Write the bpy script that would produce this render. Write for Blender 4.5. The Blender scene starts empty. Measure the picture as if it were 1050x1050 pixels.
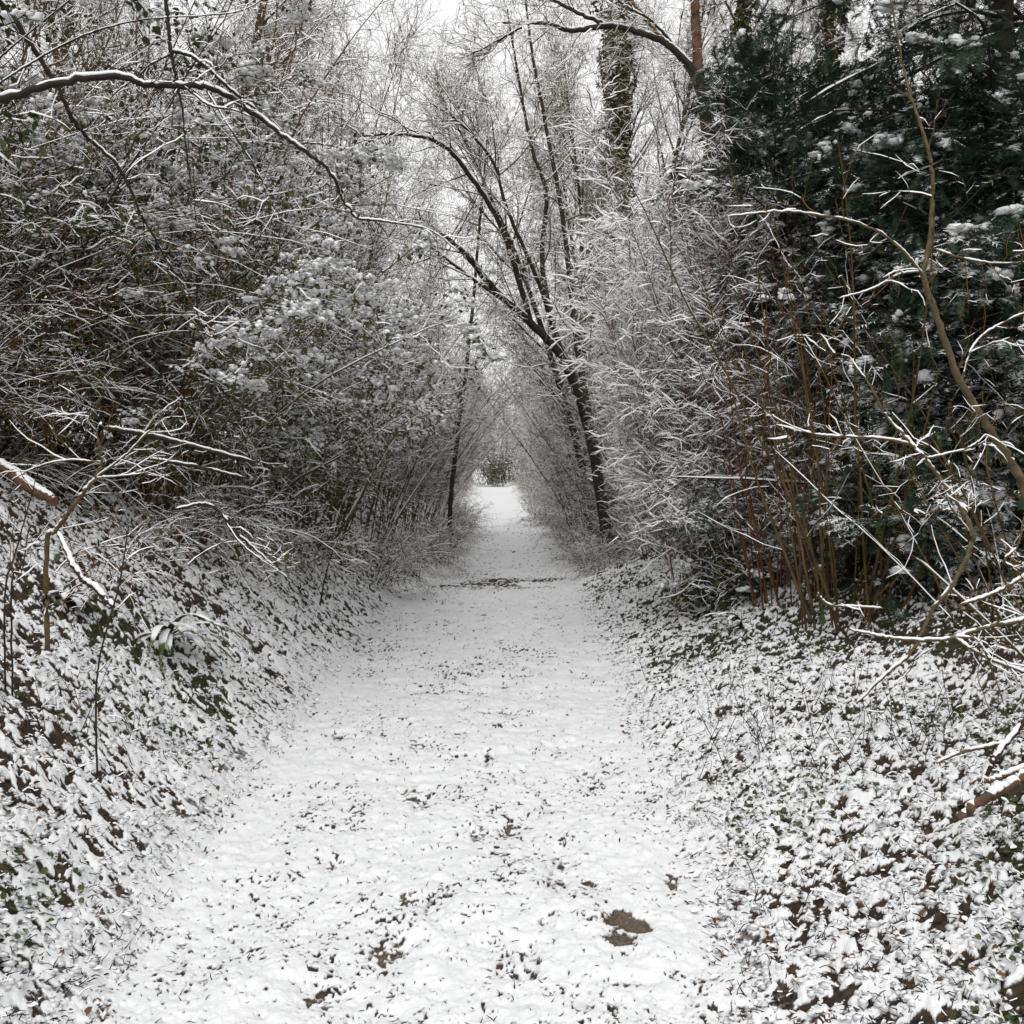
import bpy, math, random
import numpy as np
from mathutils import Vector

# ------------------------------------------------------------------ camera, sky, sun, exposure
sc = bpy.context.scene
COL = sc.collection
PITCH = math.atan(40 / 1050)
cam_d = bpy.data.cameras.new('camera'); cam = bpy.data.objects.new('camera', cam_d); COL.objects.link(cam)
cam.location = (0, 0, 1.6); cam.rotation_euler = (math.pi / 2 - PITCH, 0, 0)
cam_d.sensor_width = 36; cam_d.lens = 36; cam_d.clip_end = 2000; cam_d.clip_start = 0.05
sc.camera = cam
SUN_EL, SUN_AZ = 57, 192
world = bpy.data.worlds.new('World'); sc.world = world; world.use_nodes = True
wn, wl = world.node_tree.nodes, world.node_tree.links
sky = wn.new('ShaderNodeTexSky'); sky.sky_type = 'NISHITA'; sky.sun_disc = False
sky.sun_elevation = math.radians(SUN_EL); sky.sun_rotation = math.radians(SUN_AZ)
sky.air_density = 1.0; sky.dust_density = 4.0; sky.ozone_density = 1.0
hsv = wn.new('ShaderNodeHueSaturation'); hsv.inputs['Saturation'].default_value = 0.10
bgn = wn['Background']; bgn.inputs[1].default_value = 0.15
wl.new(sky.outputs[0], hsv.inputs['Color']); deck = wn.new('ShaderNodeMix'); deck.data_type = 'RGBA'; deck.inputs[0].default_value = .75   # even cloud deck over the clear sky
deck.inputs[7].default_value = (6.3, 6.3, 6.3, 1)
wl.new(hsv.outputs[0], deck.inputs[6]); wl.new(deck.outputs[2], bgn.inputs[0])
sun_d = bpy.data.lights.new('sun', 'SUN'); sun_d.energy = 1.35; sun_d.angle = math.radians(50); sun_d.color = (1, .985, .965)
sun = bpy.data.objects.new('sun', sun_d); COL.objects.link(sun)
_e, _a = math.radians(SUN_EL), math.radians(SUN_AZ)
sun.rotation_euler = Vector((math.sin(_a) * math.cos(_e), math.cos(_a) * math.cos(_e), math.sin(_e))).to_track_quat('Z', 'Y').to_euler()
sc.view_settings.view_transform = 'Standard'; sc.view_settings.look = 'None'
sc.view_settings.exposure = 0.3; sc.view_settings.gamma = 1
sc.cycles.max_bounces = 10; sc.cycles.diffuse_bounces = 8; sc.cycles.glossy_bounces = 1
sc.cycles.transmission_bounces = 0; sc.cycles.transparent_max_bounces = 2
sc.cycles.caustics_reflective = False; sc.cycles.caustics_refractive = False

# ------------------------------------------------------------------ numpy helpers
R = np.random.default_rng(11)
PI = math.pi
def P(px, py, d):
    """world point seen at photo pixel (px,py) at distance d along the lane"""
    a, b = (px - 525) / 1050, (525 - py) / 1050
    cp, sp = math.cos(PITCH), math.sin(PITCH)
    v = np.array((a, cp + b * sp, -sp + b * cp))
    return np.array((0, 0, 1.6)) + v * d / v[1]
def sstep(a, b, x):
    t = np.clip((x - a) / (b - a), 0, 1); return t * t * (3 - 2 * t)
def h2(ix, iy, s):
    n = (ix.astype(np.int64) * 374761393 + iy.astype(np.int64) * 668265263 + s * 1442695041) & 0xffffffff
    n = ((n ^ (n >> 13)) * 1274126177) & 0xffffffff
    n = ((n ^ (n >> 16)) * 2246822519) & 0xffffffff
    return ((n ^ (n >> 15)) & 0xffffff) / float(0xffffff)
def vnoise(x, y, s=0):
    ix, iy = np.floor(x), np.floor(y); fx, fy = x - ix, y - iy
    fx = fx * fx * (3 - 2 * fx); fy = fy * fy * (3 - 2 * fy)
    a, b, c, d = h2(ix, iy, s), h2(ix + 1, iy, s), h2(ix, iy + 1, s), h2(ix + 1, iy + 1, s)
    return (a * (1 - fx) + b * fx) * (1 - fy) + (c * (1 - fx) + d * fx) * fy
def fbm(x, y, o=3, s=0):
    r, a, t = 0, 1, 0
    for i in range(o):
        r = r + a * vnoise(x * 2 ** i + i * 17.3, y * 2 ** i - i * 9.1, s + i); t += a; a *= .5
    return r / t
def worley(x, y, s=0):
    ix, iy = np.floor(x), np.floor(y); best = np.full(x.shape, 9.); rid = np.zeros(x.shape)
    for dx in (-1, 0, 1):
        for dy in (-1, 0, 1):
            cx_, cy_ = ix + dx, iy + dy
            d = (cx_ + h2(cx_, cy_, s) - x) ** 2 + (cy_ + h2(cx_, cy_, s + 1) - y) ** 2
            m = d < best; best = np.where(m, d, best); rid = np.where(m, h2(cx_, cy_, s + 2), rid)
    return np.sqrt(best), rid
def nrm(v):
    return v / np.maximum(np.linalg.norm(v, axis=-1, keepdims=True), 1e-9)
def spline(pts, n):
    """Catmull-Rom through pts -> n points"""
    p = np.asarray(pts, float); m = len(p)
    q = np.vstack([2 * p[0] - p[1], p, 2 * p[-1] - p[-2]])
    t = np.linspace(0, m - 1 - 1e-6, n); i = t.astype(int); f = (t - i)[:, None]
    a, b, c, d = q[i], q[i + 1], q[i + 2], q[i + 3]
    return .5 * (2 * b + (c - a) * f + (2 * a - 5 * b + 4 * c - d) * f ** 2 + (3 * b - a - 3 * c + d) * f ** 3)

class MB:
    """collects faces and links them as one mesh object"""
    def __init__(s): s.v = []; s.f = []; s.n = 0
    def add(s, v, f, m=0):
        v = np.asarray(v, float).reshape(-1, 3); f = np.asarray(f, np.int64)
        if not len(f): return
        m = np.full(len(f), m) if np.isscalar(m) else np.asarray(m)
        s.v.append(v); s.f.append((f + s.n, m)); s.n += len(v)
    def mesh(s, name, mats, smooth=True):
        me = bpy.data.meshes.new(name)
        if s.n:
            v = np.vstack(s.v); me.vertices.add(len(v)); me.vertices.foreach_set('co', v.astype(np.float32).ravel())
            loops = np.concatenate([f.ravel() for f, _ in s.f]); tot = np.concatenate([np.full(len(f), f.shape[1]) for f, _ in s.f])
            mi = np.concatenate([m for _, m in s.f])
            me.loops.add(len(loops)); me.loops.foreach_set('vertex_index', loops.astype(np.int32))
            me.polygons.add(len(tot)); st = np.concatenate([[0], np.cumsum(tot)[:-1]])
            me.polygons.foreach_set('loop_start', st.astype(np.int32))
            me.polygons.foreach_set('material_index', mi.astype(np.int32))
            me.polygons.foreach_set('use_smooth', np.full(len(tot), smooth))
            me.update(calc_edges=True)
        for m in mats: me.materials.append(m)
        return me
    def build(s, name, mats, parent=None, smooth=True, loc=None):
        o = bpy.data.objects.new(name, s.mesh(name, mats, smooth)); COL.objects.link(o)
        if name in ('twigs', 'leaves', 'snow_clumps', 'needles', 'catkins', 'ivy', 'crown'): o['kind'] = 'stuff'
        if parent: o.parent = parent
        if loc is not None: o.location = loc
        return o

def tag(o, label=None, cat=None, group=None, kind=None):
    for k, v in (('label', label), ('category', cat), ('group', group), ('kind', kind)):
        if v: o[k] = v
    return o
def thing(name, label, cat, loc=(0, 0, 0), group=None):
    o = bpy.data.objects.new(name, None); o.empty_display_size = .1; COL.objects.link(o); o.location = loc
    return tag(o, label, cat, group)
def copy_tree(o, parent=None):
    c = o.copy(); COL.objects.link(c)
    if parent: c.parent = parent
    for ch in o.children: copy_tree(ch, c)
    return c

# ------------------------------------------------------------------ materials
def mat(name):
    m = bpy.data.materials.new(name); m.use_nodes = True
    nt = m.node_tree; b = nt.nodes['Principled BSDF']; b.inputs['Roughness'].default_value = .8
    b.inputs['Specular IOR Level'].default_value = .25
    return m, nt.nodes, nt.links, b
def N(nodes, t, **kw):
    n = nodes.new(t)
    for k, v in kw.items(): setattr(n, k, v)
    return n
def noise(nodes, links, scale, detail=3, coord='Object', rough=.6):
    tc = N(nodes, 'ShaderNodeTexCoord'); n = N(nodes, 'ShaderNodeTexNoise')
    n.inputs['Scale'].default_value = scale; n.inputs['Detail'].default_value = detail; n.inputs['Roughness'].default_value = rough
    links.new(tc.outputs[coord], n.inputs['Vector']); return n
def ramp(nodes, links, src, stops):
    r = N(nodes, 'ShaderNodeValToRGB'); e = r.color_ramp.elements
    while len(e) < len(stops): e.new(.5)
    for x, (p, c) in zip(e, stops): x.position = p; x.color = (*c, 1)
    links.new(src, r.inputs[0]); return r
def maprange(nodes, links, src, a, b):
    m = N(nodes, 'ShaderNodeMapRange'); m.interpolation_type = 'SMOOTHSTEP'
    m.inputs[1].default_value = a; m.inputs[2].default_value = b; links.new(src, m.inputs[0]); return m.outputs[0]
def math_(nodes, links, op, a, b):
    m = N(nodes, 'ShaderNodeMath', operation=op)
    for i, x in enumerate((a, b)):
        if isinstance(x, (int, float)): m.inputs[i].default_value = x
        else: links.new(x, m.inputs[i])
    return m.outputs[0]
def mixc(nodes, links, f, a, b):
    m = N(nodes, 'ShaderNodeMix', data_type='RGBA'); links.new(f, m.inputs[0])
    for i, x in ((6, a), (7, b)):
        if isinstance(x, tuple): m.inputs[i].default_value = (*x, 1)
        else: links.new(x, m.inputs[i])
    return m.outputs[2]
SNOW = (.75, .755, .76)
def snow_mat():
    m, n, l, b = mat('snow'); z = noise(n, l, 60, 4)
    r = ramp(n, l, z.outputs[0], [(.3, (.77, .772, .78)), (.7, (.84, .84, .842))]); l.new(r.outputs[0], b.inputs['Base Color'])
    bp = N(n, 'ShaderNodeBump'); bp.inputs['Strength'].default_value = .35; bp.inputs['Distance'].default_value = .01
    l.new(z.outputs[0], bp.inputs['Height']); l.new(bp.outputs[0], b.inputs['Normal']); return m
def capped(name, stops, scale, lo, hi, patch=14, amp=.7, bump=0., rough=.75):
    """a surface with snow lying on whatever faces up, broken by noise"""
    m, n, l, b = mat(name); b.inputs['Roughness'].default_value = rough
    z = noise(n, l, scale, 4); r = ramp(n, l, z.outputs[0], stops)
    g = N(n, 'ShaderNodeNewGeometry'); s = N(n, 'ShaderNodeSeparateXYZ'); l.new(g.outputs['Normal'], s.inputs[0])
    p = noise(n, l, patch, 3); k = math_(n, l, 'MULTIPLY', math_(n, l, 'SUBTRACT', p.outputs[0], .5), amp * 2)
    f = maprange(n, l, math_(n, l, 'ADD', s.outputs[2], k), lo, hi)
    l.new(mixc(n, l, f, r.outputs[0], SNOW), b.inputs['Base Color'])
    if bump:
        bp = N(n, 'ShaderNodeBump'); bp.inputs['Strength'].default_value = bump; bp.inputs['Distance'].default_value = .02
        l.new(z.outputs[0], bp.inputs['Height']); l.new(bp.outputs[0], b.inputs['Normal'])
    return m
def plain(name, stops, scale, rough=.8, bump=0.):
    m, n, l, b = mat(name); b.inputs['Roughness'].default_value = rough
    z = noise(n, l, scale, 4); r = ramp(n, l, z.outputs[0], stops); l.new(r.outputs[0], b.inputs['Base Color'])
    if bump:
        bp = N(n, 'ShaderNodeBump'); bp.inputs['Strength'].default_value = bump; bp.inputs['Distance'].default_value = .01
        l.new(z.outputs[0], bp.inputs['Height']); l.new(bp.outputs[0], b.inputs['Normal'])
    return m
M_snow = snow_mat()
M_snow_g = plain('thin wet snow', [(.3, (.615, .622, .632)), (.7, (.70, .704, .71))], 9, .75)
M_twig = plain('twig bark', [(.3, (.032, .019, .006)), (.7, (.13, .082, .030))], 5)
M_twig_red = plain('reddish twig bark', [(.3, (.05, .021, .011)), (.7, (.13, .062, .034))], 5)
M_twig_pale = plain('pinkish twig bark', [(.3, (.08, .042, .028)), (.7, (.20, .115, .08))], 5)
M_twig_dark = plain('wet dark twig bark', [(.3, (.012, .009, .007)), (.7, (.03, .022, .016))], 6)
M_twig_olive = plain('olive twig bark', [(.3, (.036, .025, .008)), (.7, (.11, .078, .028))], 5)
M_bark = capped('snow flecked bark', [(.3, (.014, .010, .007)), (.7, (.05, .037, .025))], 22, .75, 1.0, 9, .5, .8)
M_bark_orange = capped('orange brown bark', [(.3, (.06, .033, .02)), (.7, (.17, .095, .055))], 14, .8, 1.0, 9, .4, .6)
M_bark_olive = capped('mossy bark', [(.3, (.05, .038, .02)), (.7, (.13, .1, .05))], 18, .8, 1.05, 9, .4, .6)
M_wood = plain('split brown wood', [(.3, (.05, .029, .017)), (.7, (.14, .082, .048))], 20, .8, .4)
M_ivy = capped('ivy leaf', [(.3, (.016, .028, .009)), (.7, (.06, .08, .025))], 3.5, .9, 1.15, 7, .6, 0, .5)
M_ivy_trunk = capped('ivy on a trunk', [(.3, (.03, .036, .012)), (.7, (.10, .095, .035))], 2.5, .75, 1.0, 7, .5, 0, .5)
M_ever = capped('evergreen shrub leaf', [(.3, (.03, .04, .014)), (.7, (.10, .11, .045))], 3, .6, .95, 5, .7, 0, .5)
M_needle = capped('dark conifer needles', [(.3, (.007, .017, .008)), (.7, (.022, .044, .021))], 2.5, .88, 1.12, 2.2, .9, 0, .55)
M_yew = capped('dark yew needles', [(.3, (.010, .023, .012)), (.7, (.032, .060, .033))], 2.5, .72, 1.02, 2.6, .95, 0, .55)
M_fern = capped('fern frond', [(.3, (.02, .035, .01)), (.7, (.06, .075, .02))], 8, .7, 1.0, 10, .5, 0, .5)
M_dead = capped('dead brown leaf', [(.2, (.03, .018, .011)), (.55, (.11, .055, .028)), (.85, (.2, .13, .065))], 7, .6, .85, 18, .6, 0, .7)
M_catkin = plain('hazel catkin', [(.3, (.16, .10, .035)), (.7, (.32, .21, .085))], 3)
M_green = plain('green leaf', [(.3, (.05, .075, .02)), (.7, (.12, .15, .045))], 4, .5)

def ground_mat(name):
    m, n, l, b = mat(name); b.inputs['Roughness'].default_value = .75
    a = N(n, 'ShaderNodeAttribute', attribute_name='snow'); mu = N(n, 'ShaderNodeAttribute', attribute_name='mud')
    gr = N(n, 'ShaderNodeAttribute', attribute_name='green')
    z = noise(n, l, 70, 4); z2 = noise(n, l, 26, 4); z3 = noise(n, l, 9, 3)
    lit = ramp(n, l, z2.outputs[0], [(.30, (.008, .006, .005)), (.5, (.026, .017, .011)), (.70, (.07, .042, .024))])
    grn = ramp(n, l, z.outputs[0], [(.3, (.010, .012, .005)), (.7, (.036, .038, .016))])
    mud = ramp(n, l, z.outputs[0], [(.3, (.04, .032, .024)), (.7, (.14, .11, .08))])
    c = mixc(n, l, gr.outputs['Fac'], lit.outputs[0], grn.outputs[0])
    c = mixc(n, l, mu.outputs['Fac'], c, mud.outputs[0])
    k = math_(n, l, 'MULTIPLY', math_(n, l, 'SUBTRACT', z.outputs[0], .5), .7)
    f = maprange(n, l, math_(n, l, 'ADD', a.outputs['Fac'], k), .22, .72)
    sn = ramp(n, l, z3.outputs[0], [(.3, (.615, .622, .632)), (.7, (.70, .704, .71))])
    l.new(mixc(n, l, f, c, sn.outputs[0]), b.inputs['Base Color'])
    bp = N(n, 'ShaderNodeBump'); bp.inputs['Strength'].default_value = .45; bp.inputs['Distance'].default_value = .012
    l.new(z.outputs[0], bp.inputs['Height']); l.new(bp.outputs[0], b.inputs['Normal']); return m
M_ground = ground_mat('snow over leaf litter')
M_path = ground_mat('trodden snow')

# ------------------------------------------------------------------ ground and path
_Y = [-20, 0, 3, 8, 14, 16, 21, 24, 31, 44, 60, 75, 100, 200]
_CX = [-.05, -.05, -.08, -.26, -.28, -.2, .04, -.05, -.42, -.75, -1.0, -1.3, -2.2, -6]
_CZ = [0, 0, 0, 0, -.03, -.12, -.25, -.15, .05, -.08, .2, .5, .7, 1.5]
def pcx(y): return np.interp(y, _Y, _CX)
def pcz(y):
    return (np.interp(y - 1.2, _Y, _CZ) + np.interp(y, _Y, _CZ) + np.interp(y + 1.2, _Y, _CZ)) / 3
def offs(x, y):
    t = x - pcx(y); wob = .22 * (fbm(y * .45 + 3, x * 0 + 7, 2, 5) - .5)
    return -t - 1.12 + wob, t - np.interp(y, [2.5, 4, 5.5, 8], [.70, .76, .86, 1.03]) + wob
def base_z(x, y):
    x = np.asarray(x, float); y = np.asarray(y, float)
    L, Rr = offs(x, y)
    L = np.maximum(L, 0); Rr = np.maximum(Rr, 0)
    sl = np.interp(y, [0, 13, 22, 50, 90], [1, .95, .7, .5, .3])
    L = L * L / (L + .16); Rr = Rr * Rr / (Rr + .3)
    zl = 3.3 * (1 - np.exp(-L * 1.06 / 3.3)) * sl
    zr = 1.5 * (1 - np.exp(-Rr * .46 / 1.5))
    far = 6 * (1 - np.exp(-np.maximum(np.abs(x) - 9, 0) / 40))
    return pcz(y) + zl + zr + far + .09 * (fbm(x * .8, y * .8, 3, 21) - .5) * (1 + 2 * sstep(.2, 1.5, L + Rr))
def gp(px, py):                       # where a photo pixel meets the path
    d = 1.6 * 1050 / (py - 485); return ((px - 525) / 1050 * d, d)
MUD = [(*gp(646, 955), .075, .075), (*gp(639, 969), .07, .06), (*gp(690, 905), .05, .10), (*gp(612, 915), .06, .06), (*gp(600, 800), .07, .16), (*gp(628, 788), .09, .12), (*gp(432, 816), .12, .09),
       (*gp(395, 978), .09, .09), (*gp(525, 851), .1, .07), (*gp(338, 886), .08, .06), (*gp(320, 1030), .08, .08), (*gp(528, 1000), .085, .035), (*gp(640, 1012), .11, .03),
       (*gp(415, 930), .1, .05), (*gp(432, 768), .11, .09), (*gp(520, 732), .14, .1), (*gp(560, 950), .03, .04), (*gp(345, 760), .1, .08)]
def ground_fields(x, y):
    L, Rr = offs(x, y); e = np.maximum(L, Rr)
    bank = sstep(-.12, .38, e)
    wx = x + .03 * (fbm(x * 14, y * 14, 2, 31) - .5); wy = y + .03 * (fbm(x * 14, y * 14, 2, 37) - .5)
    low = fbm(x * 1.4, y * 1.4, 3, 47); mid = fbm(x * 6, y * 6, 2, 53); hi = fbm(x * 34, y * 34, 3, 59)
    f1, id1 = worley(wx / .075, wy / .075, 41)
    vb = .14 * vnoise(wx * 17, wy * 17, 43) + .32 * vnoise(wx * 28, wy * 28, 44) + .38 * vnoise(wx * 60, wy * 60, 45) + .16 * (1 - f1) + .26 * (low - .5) + .12 * (mid - .5)
    shel = np.clip(sstep(1.5, 2.6, L) * sstep(3.5, 6, y) + sstep(1.35, 2.1, Rr) * sstep(4.5, 6.5, y), 0, 1)
    edge_ = sstep(.9, .0, e)
    thr = .505 + .08 * shel - .075 * edge_ + .03 * sstep(.6, 2, e)
    sb = sstep(thr - .035, thr + .045, vb)
    hb = .026 * sstep(thr - .06, thr + .16, vb) * (1 - .4 * edge_) + .05 * (mid - .5) + .03 * (vnoise(wx * 15, wy * 15, 43) - .5) + .008 * (hi - .5)
    # path
    lo2 = fbm(x * 2.3, y * 1.2, 3, 61); lo3 = fbm(x * 7, y * 5, 2, 62); fine = fbm(x * 30, y * 30, 3, 67); sp = fbm(x * 58, y * 50, 2, 71); sp2 = vnoise(x * 120, y * 100, 72)
    dent = fbm(x * 4.2, y * 3.2, 3, 78)
    hp = .040 * (dent - .5) + .024 * (fbm(x * 11, y * 11, 3, 79) - .5) + .020 * (fine - .5)
    v = .38 * sp + .22 * fine + .40 * sp2
    band = np.exp(-((y - 16.2 - .2 * x) / 1.5) ** 2) * np.clip(sstep(.3, .6, fbm(x * 1.6, y * 2, 2, 83) + .02) + np.exp(-((x + .55) / .35) ** 2) * .8, 0, 1.2)
    mud = np.zeros_like(x); dint = np.zeros_like(x)
    for i, (mx, my, ra, rb) in enumerate(MUD):
        rr = np.sqrt(((x - mx) / ra) ** 2 + ((y - my) / (rb * 1.5)) ** 2)
        msk = rr < 3
        if msk.any():
            dint = np.maximum(dint, np.where(msk, sstep(1.5, .2, rr), 0))
            if i > 1: mud = np.maximum(mud, np.where(msk, .85 * sstep(1.1, .2, rr + 1.3 * (lo3 - .5)) * sstep(.43, .60, .5 * fine + .5 * sp), 0))
            else: mud = np.maximum(mud, np.where(msk, sstep(1.25, .45, rr + 1.5 * (fbm(x * 15, y * 15, 3, 89) - .5) + .5 * (sp2 - .5)), 0))
    dens = .060 + .08 * sstep(.40, .68, .6 * lo2 + .4 * lo3) + .10 * dint
    spk = np.maximum(sstep(.70 - dens, .80 - dens, v), .8 * sstep(.74, .9, sp2 * .6 + .4 * lo3))
    thin = sstep(.46, .70, .5 * lo3 + .5 * lo2) * sstep(.38, .62, fine) * .42
    prt = np.zeros_like(x)
    for k in range(46):
        fy = 2.3 + k * .33 + .1 * math.sin(k * 5.1); fx = pcx(fy) + (.13 if k % 2 else -.13) + .16 * math.sin(k * 2.3) + (.3 if k % 5 < 2 else -.08)
        m_ = np.abs(y - fy) < .3
        rr = np.sqrt(((x[m_] - fx) / .055) ** 2 + ((y[m_] - fy) / .14) ** 2); prt[m_] = np.maximum(prt[m_], sstep(1.25, .6, rr + .5 * (fine[m_] - .5)))
    thin = np.maximum(thin, prt * .62 * sstep(.34, .62, sp * .6 + fine * .4))
    dark = np.maximum(np.maximum(np.maximum(spk, thin) * .95, mud), band * .9 * sstep(.46, .66, hi + .16 * band))
    spx = 1 - np.clip(dark, 0, 1)
    h = (hp - .016 * dark - .014 * dint - .013 * prt) * (1 - bank) + hb * bank
    s = spx * (1 - bank) + sb * bank
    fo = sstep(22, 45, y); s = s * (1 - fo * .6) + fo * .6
    green = np.clip(sstep(.42, .62, fbm(x * 1.1 + 9, y * 1.1, 3, 97)) * bank, 0, 1)
    return h, s, mud * (1 - bank), green, e
def ground():
    ys = [2.0]
    while ys[-1] < 80: ys.append(ys[-1] + min(max(.0021 * ys[-1] if ys[-1] < 6 else .0034 * ys[-1], .0024 * ys[-1] ** 1.25), .3))
    ys = np.array([-120, -50, -20, -8, -3, -1, 0, .7, 1.2, 1.6] + ys + [90, 105, 130, 170, 230, 320, 450])
    u = np.linspace(-1, 1, 1000)
    ex = np.array([1.04, 1.1, 1.2, 1.35, 1.6, 2, 2.6, 3.5, 5, 8, 14, 30, 70])
    u = np.concatenate([-ex[::-1], u, ex])
    W = .56 * np.maximum(ys, 2.4) + .55; W = np.where(ys > 80, .56 * 80 + .55, W)
    X = u[None] * W[:, None]; Yg = np.repeat(ys[:, None], len(u), 1)
    X = np.clip(X, -380, 380) + np.linspace(-1, 1, len(u))[None] * .5 * (np.abs(X) > 379)
    h, s, mud, gr, e = ground_fields(X.ravel(), Yg.ravel())
    z = base_z(X.ravel(), Yg.ravel()) + h * np.clip(1.4 - Yg.ravel() / 60, .3, 1)
    V = np.stack([X.ravel(), Yg.ravel(), z], 1)
    nr, nc = X.shape; idx = np.arange(nr * nc).reshape(nr, nc)
    F = np.stack([idx[:-1, :-1], idx[:-1, 1:], idx[1:, 1:], idx[1:, :-1]], -1).reshape(-1, 4)
    ec = e[F].mean(1)
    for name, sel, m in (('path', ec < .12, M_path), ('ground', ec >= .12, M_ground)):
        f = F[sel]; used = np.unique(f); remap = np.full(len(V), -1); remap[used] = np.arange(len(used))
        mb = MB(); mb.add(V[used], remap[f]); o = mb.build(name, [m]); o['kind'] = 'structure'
        for an, arr in (('snow', s), ('mud', mud), ('green', gr)):
            at = o.data.attributes.new(an, 'FLOAT', 'POINT'); at.data.foreach_set('value', arr[used].astype(np.float32))
ground()
def gz(x, y): return float(base_z(np.array([x]), np.array([y]))[0])

# ------------------------------------------------------------------ branch machinery
def frames(p):
    T = nrm(np.gradient(p, axis=1)); S = np.stack([T[..., 1], -T[..., 0], np.zeros(T.shape[:2])], -1)
    n = np.linalg.norm(S, axis=-1, keepdims=True)
    S = np.where(n > .05, S / np.maximum(n, 1e-6), np.array((1., 0, 0))); S = nrm(S - T * (S * T).sum(-1, keepdims=True))
    return T, S, np.cross(S, T)
def ringfaces(Nn, K1, k):
    i = np.arange(Nn)[:, None, None] * K1 * k + np.arange(K1 - 1)[None, :, None] * k
    j = np.arange(k)[None, None]; j2 = (j + 1) % k
    return np.stack([i + j, i + j2, i + k + j2, i + k + j], -1)
def twigs(mb, p, r, snow=0., rng=R, gap=.25, mb_=0, ms=1):
    """slender twigs: a four-edged rod whose upper two faces are heaped snow where the twig lies flat enough"""
    if len(p) == 0: return
    Nn, K1 = p.shape[:2]; T, S, U = frames(p)
    hz = np.clip((np.sqrt(np.clip(1 - T[..., 2] ** 2, 0, 1)) - .35) / .4, 0, 1)
    s = snow * hz * rng.uniform(.25, 1.35, (Nn, 1)) * rng.uniform(.55, 1.25, (Nn, K1)) * (rng.random((Nn, K1)) > gap * .5) * (rng.random((Nn, 1)) > gap)
    s[:, -1] *= .15
    half = np.maximum(r, .33 * s)[..., None]; rr = r[..., None]
    V = np.stack([p + S * half + U * rr * .3, p + U * (rr + s[..., None]), p - S * half + U * rr * .3, p - U * rr], 2)
    F = ringfaces(Nn, K1, 4); sm = (s[:, :-1] + s[:, 1:]) > .003
    m = np.full(F.shape[:3], mb_); m[..., 0] = np.where(sm, ms, mb_); m[..., 1] = np.where(sm, ms, mb_)
    mb.add(V, F.reshape(-1, 4), m.ravel())
def rod(mb, p, r, sides=8, m=0, rough=0., seed=0):
    """round trunk or limb along one polyline, closed at its ends"""
    p = np.asarray(p)[None]; r = np.asarray(r); T, S, U = frames(p); K1 = p.shape[1]
    a = np.arange(sides) / sides * 2 * PI
    rg = np.random.default_rng(seed)
    rr = r[None, :, None, None] * (1 + rough * (rg.random((1, K1, sides, 1)) - .5))
    V = p[:, :, None] + rr * (np.cos(a)[None, None, :, None] * S[:, :, None] + np.sin(a)[None, None, :, None] * U[:, :, None])
    n0 = mb.n; mb.add(V, ringfaces(1, K1, sides).reshape(-1, 4), m)
    for k in (0, K1 - 1):
        c = p[0, k]; ring = V[0, k]; nn = len(ring)
        mb.add(np.vstack([ring, c]), np.stack([np.arange(nn), (np.arange(nn) + 1) % nn, np.full(nn, nn)], 1), m)
def ridge(mb, p, r, depth, m=0, seed=0, gap=.2, wide=.85):
    """snow lying along the top of a limb"""
    rg = np.random.default_rng(seed); n = len(p); r = np.asarray(r)
    T, S, U = frames(p[None]); T, S, U = T[0], S[0], U[0]
    U = nrm(U * .6 + np.array((0, 0, .4)))
    hz = np.clip((np.sqrt(np.clip(1 - T[:, 2] ** 2, 0, 1)) - .45) / .3, 0, 1)
    w = np.interp(np.arange(n), np.arange(0, n + 3, 3), (rg.random(len(np.arange(0, n + 3, 3))) > gap) * rg.uniform(.6, 1.2, len(np.arange(0, n + 3, 3))))
    w = w * hz * rg.uniform(.8, 1.15, n); w[0] *= .3; w[-1] *= .3
    a = np.arange(7) / 7 * 2 * PI
    hw = (r * wide * np.minimum(w * 1.3, 1) + .3 * depth * w)[:, None, None]; hh = (r * .35 + depth * w)[:, None, None]
    c = p + U * (r * .62 - (1 - np.minimum(w * 2, 1)) * r * .5)[:, None]
    V = c[:, None] + np.cos(a)[None, :, None] * S[:, None] * hw + np.sin(a)[None, :, None] * U[:, None] * np.where(np.sin(a)[None, :, None] > 0, hh, r[:, None, None] * .3)
    mb.add(V, ringfaces(1, n, 7).reshape(-1, 4), m)
def grow(st, d, ln, K, wig, trop=(0, 0, 0), rng=R):
    n = len(st); p = np.zeros((n, K + 1, 3)); p[:, 0] = st; d = nrm(d); trop = np.asarray(trop, float)
    for k in range(K):
        d = nrm(d + rng.normal(0, wig, (n, 3)) + trop); p[:, k + 1] = p[:, k] + d * (ln / K)[:, None]
    return p
def spawn(p, r, per, t0, t1, ang, rng=R, flat=0., up=0.):
    """child starts, directions, position along and parent radius"""
    Nn, K1 = p.shape[:2]; i = np.repeat(np.arange(Nn), per)
    base = (np.tile(np.arange(per), Nn) + rng.random(Nn * per)) / per; t = t0 + (t1 - t0) * base
    f = t * (K1 - 1); k = np.minimum(f.astype(int), K1 - 2); w = (f - k)[:, None]
    a, b = p[i, k], p[i, k + 1]; st = a + (b - a) * w; T = nrm(b - a)
    pr = r[i, k] * (1 - w[:, 0]) + r[i, k + 1] * w[:, 0]
    q = rng.normal(0, 1, (len(i), 3)); q[:, 2] *= 1 - flat; q = nrm(q - T * (q * T).sum(1, keepdims=True))
    an = np.radians(rng.uniform(*ang, len(i)))[:, None]
    d = T * np.cos(an) + q * np.sin(an); d[:, 2] += up
    return st, nrm(d), t, pr
def taper(n, K, r0, r1):
    r0 = np.broadcast_to(r0, (n,)); return r0[:, None] + (r1 - r0)[:, None] * np.linspace(0, 1, K + 1)[None]
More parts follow.
